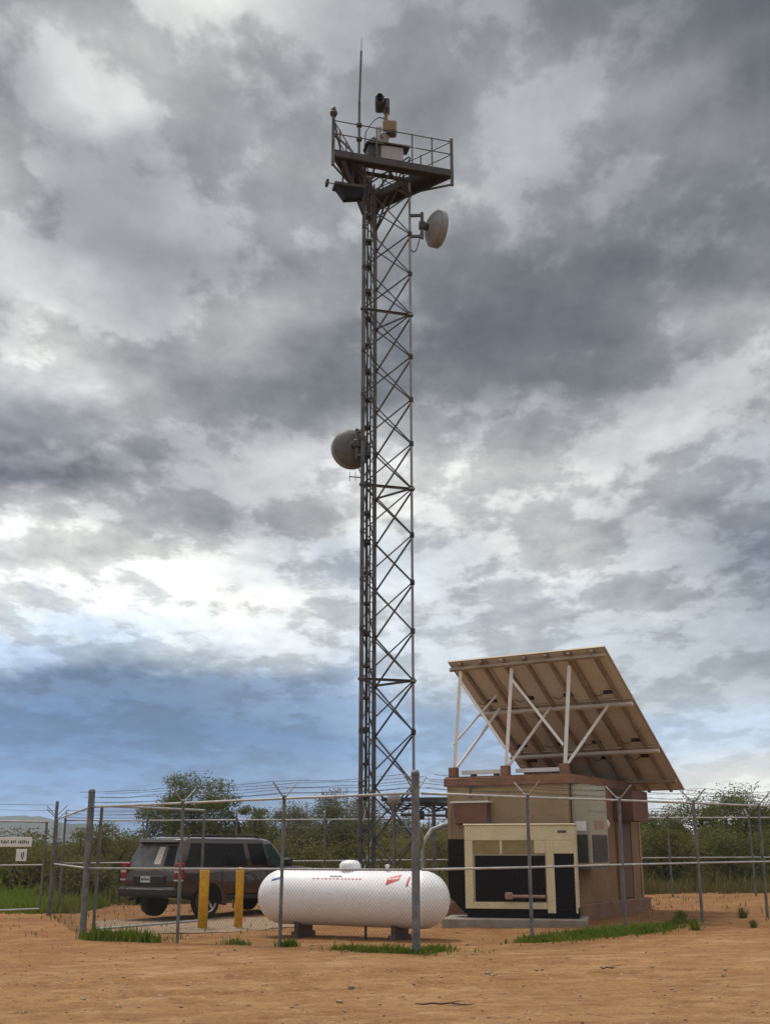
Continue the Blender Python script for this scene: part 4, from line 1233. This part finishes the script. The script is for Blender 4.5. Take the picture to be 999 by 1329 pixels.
crown_tree('pale_shrub', 'tall feathery pale shrub directly behind the tower base', -.4, 53.0, 3.95, 3.4, 17, leaf='leaf_pale', leaves=8000, clumps=55, base_frac=.1, lsz=(.16, .035), cat='shrub', droop=-.6)
crown_tree('pale_shrub', 'small pale shrub behind the fence between the car roof and the front fence post', -4.2, 52.0, 3.55, 3.2, 18, leaf='leaf_pale', leaves=7000, clumps=45, base_frac=.1, lsz=(.16, .035), cat='shrub', droop=-.6)
crown_tree('desert_bush', 'dark low bush beyond the short side fence left of the car', -10.6, 44.0, 2.5, 3.4, 19, leaf='leaf_dark', leaves=9000, clumps=50, base_frac=.05, cat='bush')
crown_tree('desert_bush', 'dark round bush beyond the entrance gate with the white signs', -14.2, 46.0, 2.2, 4.0, 20, leaf='leaf_dark', leaves=10000, clumps=55, base_frac=.05, cat='bush')

crown_tree('desert_bush', 'low rounded olive bush in the dry grass just right of the shelter back corner', 9.9, 41.5, 1.9, 3.0, 21, leaf='leaf_dark', leaves=5200, clumps=40, base_frac=.04, cat='bush')
crown_tree('desert_bush', 'rounded olive bush in the dry grass behind the rear fence at the right edge', 13.0, 42.0, 2.1, 3.4, 22, leaf='leaf', leaves=5200, clumps=40, base_frac=.04, cat='bush')
crown_tree('desert_bush', 'small rounded bush in the green grass right of the entrance gate', -10.2, 38.8, 1.5, 2.2, 23, leaf='leaf_dark', leaves=3600, clumps=30, base_frac=.04, cat='bush')
# the thicket that closes the view behind the rear fence
def thicket():
    rg = np.random.default_rng(5)
    Vs = []; Fs = []; o = 0
    for row, (D, hmin, hmax, step) in enumerate(((46, 1.7, 2.5, 1.5), (52, 2.2, 3.0, 1.6), (60, 2.6, 3.3, 1.9), (72, 2.8, 3.6, 2.4), (90, 2.9, 4.0, 3.2))):
        x = -D*.62
        while x < D*.62:
            h = rg.uniform(hmin, hmax)
            if x/D < -.21: h *= .74
            if -8 < x*46/D < -4: h *= 1.06
            r = rg.uniform(.9, 1.5)*step*.75
            n = int(3000*(1 if row < 3 else 1.2))
            cx, cy = x + rg.uniform(-.4, .4), D + rg.uniform(-2, 2)
            k = 26
            cl = rg.normal(0, 1, (k, 3)); cl /= np.linalg.norm(cl, axis=1, keepdims=True); cl *= rg.uniform(.3, 1, (k, 1))
            cl = np.stack([cx + cl[:, 0]*r, cy + cl[:, 1]*r, h*(.5 + .46*cl[:, 2])], 1)
            idx = rg.integers(0, k, n)
            sp = rg.uniform(.14, .36, k)
            P = cl[idx] + np.clip(rg.normal(0, 1, (n, 3)), -1.7, 1.7)*sp[idx][:, None]*np.array([1, 1, .8])
            P[:, 2] = np.abs(P[:, 2]) + gh(P[:, 0], P[:, 1])
            V, F = leaf_quads(P, .13*D/50, .055*D/50, rg, .2)
            Vs.append(V); Fs.append(F + o); o += len(V)
            x += step*rg.uniform(.7, 1.3)
    ob = np_mesh('brush_thicket', np.concatenate(Vs), np.concatenate(Fs), 'leaf_dark')
    ob['label'] = 'dark olive desert brush closing the view behind the rear fence'; ob['kind'] = 'stuff'
thicket()

def blades(name, label, pts, hmean, mname, seed, w=.012, lean=.35):
    rg = np.random.default_rng(seed)
    P = np.asarray(pts); n = len(P)
    z = gh(P[:, 0], P[:, 1])
    a = rg.uniform(0, 2*PI, n); h = hmean*rg.lognormal(0, .35, n)
    d = np.stack([np.cos(a), np.sin(a), np.zeros(n)], 1)
    s = np.stack([-np.sin(a), np.cos(a), np.zeros(n)], 1)
    rot = rg.uniform(0, 2*PI, n); s = np.stack([np.cos(rot), np.sin(rot), np.zeros(n)], 1)
    B0 = np.stack([P[:, 0], P[:, 1], z - .01], 1)
    ln = (lean*h*rg.uniform(.2, 1.5, n))[:, None]
    up = np.array([0, 0, 1.0])
    ww = (w*rg.uniform(.6, 1.5, n))[:, None]
    m1 = B0 + d*ln*.35 + up*(h*.6)[:, None]
    tp = B0 + d*ln + up*h[:, None]
    V = np.stack([B0 - s*ww, B0 + s*ww, m1 + s*ww*.8, m1 - s*ww*.8, tp], 1).reshape(-1, 3)
    k = np.arange(n)*5
    F = np.concatenate([np.stack([k, k+1, k+2], 1), np.stack([k, k+2, k+3], 1), np.stack([k+3, k+2, k+4], 1)])
    ob = np_mesh(name, V, F, mname)
    ob['label'] = label; ob['kind'] = 'stuff'
    return ob
def patch(n, centres, seed):        # centres: (x, y, rx, ry, angle, weight)
    rg = np.random.default_rng(seed)
    w = np.array([c[5] for c in centres]); w = w/w.sum()
    idx = rg.choice(len(centres), n, p=w)
    C = np.array(centres)[idx]
    q = rg.normal(0, .5, (n, 2)); ca, sa = np.cos(C[:, 4]), np.sin(C[:, 4])
    return np.stack([C[:, 0] + q[:, 0]*C[:, 2]*ca - q[:, 1]*C[:, 3]*sa, C[:, 1] + q[:, 0]*C[:, 2]*sa + q[:, 1]*C[:, 3]*ca], 1)
fa = math.atan2(.9, 1)
blades('grass', 'bright green grass strip at the foot of the right front fence',
       patch(12000, [(3.1, 20.9, .75, .28, fa, 2), (3.9, 21.5, .7, .35, fa, 3), (4.6, 22.0, .7, .36, fa, 3), (5.1, 22.5, .5, .25, fa, 1.4), (5.9, 24.0, .35, .12, fa, .3), (2.55, 20.4, .3, .2, fa, .7), (3.9, 21.5, 1.7, .75, fa, .8)], 31), .075, 'grass', 41)
blades('grass', 'thin green tufts of grass around the base of the thick corner post',
       patch(2200, [(0.1, 18.75, .6, .12, -.6, 3), (.75, 18.85, .35, .12, .7, 2), (-.5, 19.3, .5, .1, -.6, 1), (.2, 19.0, 1.2, .35, -.3, .7)], 32), .07, 'grass', 42)
blades('grass', 'green clump of grass beside the thick left fence post',
       patch(3600, [(-5.4, 22.85, .45, .18, -.6, 2), (-4.85, 22.5, .3, .16, -.6, 2), (-4.4, 22.1, .2, .1, -.6, .5), (-4.9, 22.6, 1.0, .45, -.6, .35)], 33), .12, 'grass', 43)
blades('grass', 'a little grass at the foot of the left fence post before the tank', patch(500, [(-1.65, 20.25, .18, .1, -.6, 1), (-2.6, 20.9, .3, .08, -.6, .5)], 34), .08, 'grass', 44)
rg = np.random.default_rng(50)
def field(n, xr, yr, seed):
    rg = np.random.default_rng(seed)
    P = np.stack([rg.uniform(*xr, n), rg.uniform(*yr, n)], 1)
    f = np.sin(P[:, 0]*1.7 + 2*np.sin(P[:, 1]*.9)) + np.sin(P[:, 1]*1.3 - P[:, 0]*.6)
    return P[f + rg.normal(0, .9, n) > -.6]
blades('grass', 'tall fresh green grass beyond the entrance gate at the left', field(30000, (-19, -8.6), (33, 45), 51), .30, 'grass_field', 61, w=.02)
blades('grass', 'dry brown green grass behind the rear fence and car', field(26000, (-9.5, 5.5), (37.5, 46), 52), .40, 'grass_dry', 62, w=.02)
blades('grass', 'tall dry olive grass at the edge of the brush on the right', field(15000, (6.5, 20), (38, 46), 53), .34, 'grass_dry', 63, w=.02)
blades('grass', 'sparse short weeds over the compound floor', np.concatenate([field(900, (-9, -2), (23.8, 36), 54)[::2], field(900, (2, 11), (24, 36), 55)[::2]]), .09, 'grass_dry', 64)

def weed(label, x, y, h, seed, m='grass'):
    rg = np.random.default_rng(seed)
    root = thing('weed_tuft', label, 'weed', (x, y, g(x, y)), 0, 'weed tufts on the bare dirt')
    n = 160
    a = rg.uniform(0, 2*PI, n); r = np.abs(rg.normal(0, .5, n))*h*.9
    base = np.stack([np.cos(a)*r*.35, np.sin(a)*r*.35, np.full(n, -.01)], 1)
    tip = np.stack([np.cos(a)*r*1.1, np.sin(a)*r*1.1, h*rg.uniform(.4, 1.1, n)], 1)
    s = np.stack([-np.sin(a), np.cos(a), np.zeros(n)], 1)*.012
    V = np.stack([base-s, base+s, tip+s*.3, tip-s*.3], 1).reshape(-1, 3)
    np_mesh('leaves', V, np.arange(4*n).reshape(-1, 4), m, root)
weed('small green weed tuft right of the grass strip in front of the fence', 5.75, 22.1, .20, 71)
weed('dark green weed tuft inside the fence right of the grass strip', 6.1, 24.5, .22, 72)
weed('olive weed tuft farthest right on the bare dirt inside the fence', 7.7, 25.6, .2, 73, 'grass_dry')
weed('little dry weed at the right edge of the bare dirt outside the fence', 7.0, 22.6, .13, 74, 'grass_dry')

# stones and twigs on the dirt
def stones():
    rg = np.random.default_rng(9)
    ico = [(0, 0, 1), (.89, 0, .45), (.28, .85, .45), (-.72, .53, .45), (-.72, -.53, .45), (.28, -.85, .45), (.72, .53, -.45), (-.28, .85, -.45), (-.89, 0, -.45), (-.28, -.85, -.45), (.72, -.53, -.45), (0, 0, -1)]
    icf = [(0,1,2),(0,2,3),(0,3,4),(0,4,5),(0,5,1),(1,6,2),(2,7,3),(3,8,4),(4,9,5),(5,10,1),(6,7,2),(7,8,3),(8,9,4),(9,10,5),(10,6,1),(11,7,6),(11,8,7),(11,9,8),(11,10,9),(11,6,10)]
    n = 2000
    D = rg.uniform(10.5, 30, n)**1.0; X = rg.uniform(-.42, .42, n)*D
    s = np.clip(rg.lognormal(-4.55, .55, n), .004, .045)
    V = []; F = []
    I = np.array(ico); Fi = np.array(icf)
    for i in range(n):
        sc = s[i]*rg.uniform(.7, 1.3, 3)*np.array([1, 1, .6])
        V.append(I*sc*rg.uniform(.8, 1.2, (12, 1)) + np.array([X[i], D[i], g(X[i], D[i]) + s[i]*.25])); F.append(Fi + 12*i)
    ob = np_mesh('pebbles', np.concatenate(V), np.concatenate(F), 'stone')
    ob['kind'] = 'stuff'; ob['label'] = 'small stones scattered over the tan dirt'
stones()
def twig(label, x, y, L, a):
    t = thing('dead_twig', label, 'twig', (x, y, g(x, y) + .012), a, 'dead twigs on the dirt')
    pts = [(L*(k/7-.5), rnd.uniform(-.02, .02), rnd.uniform(0, .02)) for k in range(8)]
    b = MB().path(pts, [.007, .009, .01, .01, .009, .008, .006, .003], 6)
    b.path([pts[4], (pts[4][0]+.09, .06, .03), (pts[4][0]+.17, .09, .025)], [.006, .004, .002], 5)
    b.build('stem', 'twig', t)
twig('longest dead twig lying on the dirt below the white tank', .62, 12.5, .62, -.03)
twig('short dark twig on the dirt in front of the grass strip', 2.9, 15.6, .22, .1)
twig('small dark twig on the dirt farther right', 5.6, 15.7, .2, -.15)
# ------------------------------------------------------------------ sky and light
EXPOSURE = 0.75
SKY_L = [  # cloud brightness by elevation row (every 2.2 degrees from 1) and azimuth column (every 3 degrees from -24)
    (178, 178, 178, 175, 172, 167, 169, 170, 175, 181, 192, 203, 212, 218, 220, 220, 220),
    (158, 158, 158, 156, 153, 150, 153, 156, 170, 170, 176, 188, 196, 206, 212, 212, 212),
    (143, 143, 143, 140, 138, 138, 141, 146, 165, 168, 171, 179, 187, 192, 194, 193, 191),
    (142, 142, 140, 136, 138, 138, 152, 158, 178, 176, 174, 178, 182, 179, 174, 171, 170),
    (198, 195, 187, 185, 203, 203, 202, 191, 195, 190, 192, 186, 179, 173, 167, 160, 159),
    (221, 220, 220, 218, 221, 217, 208, 194, 200, 184, 189, 187, 187, 169, 158, 149, 148),
    (219, 222, 218, 208, 207, 204, 191, 172, 193, 177, 193, 203, 188, 168, 146, 142, 143),
    (169, 184, 187, 186, 172, 160, 169, 183, 205, 194, 188, 192, 180, 167, 155, 154, 156),
    (124, 122, 121, 138, 150, 166, 184, 179, 231, 204, 197, 194, 184, 178, 167, 168, 170),
    (195, 173, 160, 178, 179, 153, 149, 156, 190, 170, 171, 164, 176, 186, 175, 171, 169),
    (165, 189, 228, 195, 165, 159, 148, 138, 144, 144, 140, 137, 140, 150, 169, 179, 186),
    (185, 168, 210, 181, 157, 191, 162, 143, 139, 132, 131, 130, 135, 142, 176, 181, 175),
    (164, 174, 183, 162, 153, 190, 186, 158, 149, 139, 139, 140, 137, 132, 143, 154, 148),
    (181, 174, 162, 146, 143, 152, 156, 160, 159, 150, 154, 155, 147, 138, 138, 141, 140),
    (202, 189, 149, 149, 150, 166, 174, 165, 172, 179, 167, 157, 151, 146, 144, 141, 142),
    (173, 178, 151, 153, 157, 165, 179, 165, 165, 165, 164, 162, 158, 160, 159, 153, 149),
    (150, 154, 177, 188, 179, 164, 162, 163, 164, 159, 158, 163, 164, 169, 169, 150, 139),
    (164, 170, 185, 189, 188, 174, 160, 156, 160, 157, 162, 164, 160, 149, 135, 130, 130),
    (165, 165, 162, 181, 197, 188, 172, 158, 157, 155, 154, 151, 144, 138, 133, 130, 130),
]
SKY_B = [  # blueness, tenths
    (8, 8, 8, 8, 8, 8, 7, 6, 5, 4, 3, 2, 1, 0, 0, 0, 0),
    (9, 9, 9, 9, 9, 9, 8, 7, 6, 5, 4, 3, 2, 0, 0, 0, 0),
    (10, 10, 10, 10, 10, 10, 9, 9, 7, 6, 5, 4, 4, 3, 3, 3, 3),
    (7, 7, 7, 7, 7, 7, 6, 5, 4, 2, 2, 1, 1, 1, 1, 1, 1),
    (3, 3, 4, 3, 2, 1, 1, 1, 2, 1, 1, 1, 1, 1, 1, 2, 2),
    (0, 0, 0, 0, 0, 0, 0, 1, 1, 1, 1, 1, 0, 1, 1, 2, 2),
    (0, 0, 0, 0, 0, 0, 1, 2, 1, 1, 0, 0, 0, 1, 1, 2, 2),
    (0, 0, 0, 0, 0, 0, 0, 0, 0, 0, 0, 0, 0, 0, 1, 1, 1),
    (1, 1, 1, 0, 0, 0, 0, 0, 0, 0, 0, 0, 0, 0, 1, 1, 1),
    (0, 1, 1, 0, 0, 0, 0, 0, 0, 0, 0, 0, 0, 0, 0, 0, 0),
    (0, 0, 0, 0, 0, 0, 0, 0, 0, 0, 0, 0, 0, 0, 0, 0, 0),
    (0, 0, 0, 0, 0, 0, 0, 0, 0, 0, 0, 0, 0, 0, 0, 0, 0),
    (0, 0, 0, 0, 0, 0, 0, 0, 0, 0, 0, 0, 0, 0, 0, 0, 0),
    (0, 0, 0, 0, 0, 0, 0, 0, 0, 0, 0, 0, 0, 0, 0, 0, 0),
    (0, 0, 0, 0, 0, 0, 0, 0, 0, 0, 0, 0, 0, 0, 0, 0, 0),
    (0, 0, 0, 0, 0, 0, 0, 0, 0, 0, 0, 0, 0, 0, 0, 0, 0),
    (0, 0, 0, 0, 0, 0, 0, 0, 0, 0, 0, 0, 0, 0, 0, 0, 0),
    (0, 0, 0, 0, 0, 0, 0, 0, 0, 0, 0, 0, 0, 0, 0, 0, 0),
    (0, 0, 0, 0, 0, 0, 0, 0, 0, 0, 0, 0, 0, 0, 0, 0, 0),
]

def build_world():
    w = bpy.data.worlds.new('World'); SC.world = w; w.use_nodes = True
    nt = w.node_tree; N = nt.nodes; L = nt.links
    bg = N['Background']; BG = 0.1
    bg.inputs['Strength'].default_value = BG
    def math_(op, a, b=None, c=None, clamp=False):
        n = N.new('ShaderNodeMath'); n.operation = op; n.use_clamp = clamp
        for i, v in enumerate((a, b, c)):
            if v is None: continue
            if isinstance(v, (int, float)): n.inputs[i].default_value = v
            else: L.new(v, n.inputs[i])
        return n.outputs[0]
    def mapr(v, a, b, c=0.0, d=1.0, smooth=True):
        n = N.new('ShaderNodeMapRange'); n.interpolation_type = 'SMOOTHSTEP' if smooth else 'LINEAR'
        L.new(v, n.inputs[0])
        for i, q in enumerate((a, b, c, d)): n.inputs[1+i].default_value = q
        return n.outputs[0]
    def mix(f, a, b, typ='MIX', clamp=False):
        n = N.new('ShaderNodeMix'); n.data_type = 'RGBA'; n.blend_type = typ; n.clamp_factor = True
        for i, v in ((0, f), (6, a), (7, b)):
            if isinstance(v, (int, float)): n.inputs[i].default_value = v
            elif isinstance(v, tuple): n.inputs[i].default_value = (*v, 1)
            else: L.new(v, n.inputs[i])
        return n.outputs[2]
    tc = N.new('ShaderNodeTexCoord'); sp = N.new('ShaderNodeSeparateXYZ')
    L.new(tc.outputs['Generated'], sp.inputs[0])
    x, y, z = sp.outputs
    zc = math_('MAXIMUM', z, 0.0)
    # the cloud deck as a plane overhead, flattened towards the horizon
    den = math_('ADD', zc, 0.16)
    px = math_('DIVIDE', x, den); py = math_('DIVIDE', y, den)
    cv = N.new('ShaderNodeCombineXYZ'); L.new(px, cv.inputs[0]); L.new(math_('MULTIPLY', py, 0.72), cv.inputs[1])
    def noise(scale, detail, rough, off=0.0, dist=0.0, vec=None):
        n = N.new('ShaderNodeTexNoise'); n.noise_dimensions = '4D'; n.inputs['W'].default_value = off
        n.inputs['Scale'].default_value = scale; n.inputs['Detail'].default_value = detail
        n.inputs['Roughness'].default_value = rough; n.inputs['Distortion'].default_value = dist
        L.new(vec or cv.outputs[0], n.inputs['Vector'])
        return n
    wn = noise(2.4, 8, 0.56, 1.3)
    ws = N.new('ShaderNodeSeparateColor'); L.new(wn.outputs['Color'], ws.inputs[0])
    az = math_('MULTIPLY', math_('ARCTAN2', x, y), 180/PI)
    el = math_('MULTIPLY', math_('ARCSINE', zc), 180/PI)
    damp = mapr(el, 2, 16, 0.35, 1.0)
    az2 = math_('ADD', az, math_('MULTIPLY', math_('MULTIPLY', math_('SUBTRACT', ws.outputs[0], 0.5), 11.0), damp))
    el2 = math_('ADD', el, math_('MULTIPLY', math_('MULTIPLY', math_('SUBTRACT', ws.outputs[1], 0.5), 8.5), damp))
    u = mapr(az2, -24, 24, 0, 1, False)
    lin = lambda c: (c/12.92 if c <= 0.04045 else ((c+0.055)/1.055)**2.4)
    def colour(Lv, b):
        v = max(0.0, Lv + 7 + CON*(Lv-165))/255
        t = min(1, max(0, (Lv-120)/110))
        neutral = np.array([.983, .998, 1.030])*(1-t) + np.array([1.005, 1.0, .955])*t
        blue = np.array([.72, .985, 1.32])
        k = b/10
        c = neutral*(1-k) + blue*k
        return [lin(min(1.0, v*q)) for q in c]
    CON = 0.62
    tot = None
    for i, (rl, rb) in enumerate(zip(SKY_L, SKY_B)):
        e0 = 1 + 2.2*i
        rp = N.new('ShaderNodeValToRGB'); rp.color_ramp.interpolation = 'B_SPLINE'
        els = rp.color_ramp.elements
        while len(els) < 17: els.new(0.5)
        for k in range(17):
            els[k].position = k/16
        for k in range(17):
            els[k].color = (*colour(rl[k], rb[k]), 1)
        L.new(u, rp.inputs['Fac'])
        dd = math_('SUBTRACT', el2, e0)
        if i == 0: wgt = mapr(dd, 0, 2.2, 1, 0)
        elif i == len(SKY_L)-1: wgt = mapr(dd, -2.2, 0, 0, 1)
        else: wgt = mapr(math_('ABSOLUTE', dd), 0, 2.2, 1, 0)
        vm = N.new('ShaderNodeVectorMath'); vm.operation = 'SCALE'
        L.new(rp.outputs['Color'], vm.inputs[0]); L.new(wgt, vm.inputs['Scale'])
        if tot is None: tot = vm.outputs[0]
        else:
            a = N.new('ShaderNodeVectorMath'); a.operation = 'ADD'
            L.new(tot, a.inputs[0]); L.new(vm.outputs[0], a.inputs[1]); tot = a.outputs[0]
    # finer cloud structure: billows and wisps
    d1 = noise(5.0, 9, 0.60, 4.1, 0.0).outputs['Fac']
    d2 = noise(13.0, 8, 0.60, 7.7, 0.1).outputs['Fac']
    edge = mapr(d1, 0.46, 0.54, -0.17, 0.17)
    gain = math_('ADD', math_('ADD', 1.0, edge), math_('ADD', math_('MULTIPLY', math_('SUBTRACT', d1, 0.5), 1.0), math_('MULTIPLY', math_('SUBTRACT', d2, 0.5), 0.85)))
    gain = math_('ADD', 1.0, math_('MULTIPLY', math_('SUBTRACT', gain, 1.0), mapr(el, 2, 13, 0.40, 1.0)))
    gain = math_('MULTIPLY', math_('MAXIMUM', gain, 0.35), 1/BG/2**EXPOSURE)
    vm = N.new('ShaderNodeVectorMath'); vm.operation = 'SCALE'; L.new(tot, vm.inputs[0]); L.new(gain, vm.inputs['Scale'])
    front = vm.outputs[0]
    # the rest of the dome: broken overcast, brightest overhead where the sun is behind the cloud
    br = noise(1.6, 6, 0.55, 9.2).outputs['Fac']
    k0 = 1/BG/2**EXPOSURE
    rest = mix(mapr(br, .35, .65), (0.40*k0, 0.41*k0, 0.44*k0), (0.95*k0, 0.95*k0, 0.93*k0))
    over = mix(mapr(el, 40, 75), rest, (1.45*k0, 1.43*k0, 1.38*k0))
    m = math_('MULTIPLY', mapr(math_('ABSOLUTE', az), 24, 40, 1, 0), mapr(el, 42, 56, 1, 0))
    cl = mix(m, over, front)
    sky = N.new('ShaderNodeTexSky'); sky.sky_type = 'NISHITA'; sky.sun_disc = False
    sky.sun_elevation = SUN_EL; sky.sun_rotation = SUN_AZ; sky.altitude = 900; sky.dust_density = 1.5
    cover = mix(0.94, sky.outputs[0], cl)
    # below the horizon
    cover = mix(mapr(z, -0.02, 0.0), (0.22*k0, 0.16*k0, 0.10*k0), cover)
    L.new(cover, bg.inputs['Color'])
    w.cycles.sampling_method = 'MANUAL'; w.cycles.sample_map_resolution = 512
SUN_EL, SUN_AZ = R(66), R(-35)
build_world()
# the humid air between here and the hills
hz = MB().box((-2900, -600, -3), (2900, 3100, 92)).build('haze', 'galv')
hz['kind'] = 'stuff'; hz['label'] = 'thin humid air that pales the far hills'
hm = bpy.data.materials.new('humid_air'); nt, N_, L_ = nodes_of(hm)
N_.remove(N_['Principled BSDF'])
pv_ = N_.new('ShaderNodeVolumePrincipled'); pv_.inputs['Color'].default_value = (0.75, 0.85, 1.0, 1); pv_.inputs['Density'].default_value = 1.8e-4
L_.new(pv_.outputs['Volume'], N_['Material Output'].inputs['Volume'])
hz.data.materials.clear(); hz.data.materials.append(hm)
sl = bpy.data.lights.new('sun', 'SUN'); sl.energy = 1.5; sl.angle = R(12); sl.color = (1.0, 0.95, 0.87)
so = bpy.data.objects.new('sun', sl); COL.objects.link(so)
sdv = Vector((math.cos(SUN_EL)*math.sin(SUN_AZ), math.cos(SUN_EL)*math.cos(SUN_AZ), math.sin(SUN_EL)))
so.rotation_euler = (-sdv).to_track_quat('-Z', 'Y').to_euler(); so.location = (0, 0, 40)

SC.view_settings.view_transform = 'Standard'; SC.view_settings.look = 'None'
SC.view_settings.exposure = EXPOSURE; SC.view_settings.gamma = 1.0; SC.view_settings.use_curve_mapping = False
SC.render.engine = 'CYCLES'
SC.cycles.max_bounces = 6; SC.cycles.diffuse_bounces = 3; SC.cycles.glossy_bounces = 3; SC.cycles.transmission_bounces = 3; SC.cycles.transparent_max_bounces = 4
SC.cycles.use_denoising = True
SC.cycles.denoiser = 'OPENIMAGEDENOISE'
SC.cycles.denoising_input_passes = 'RGB_ALBEDO_NORMAL'
SC.render.resolution_x = 769; SC.render.resolution_y = 1024
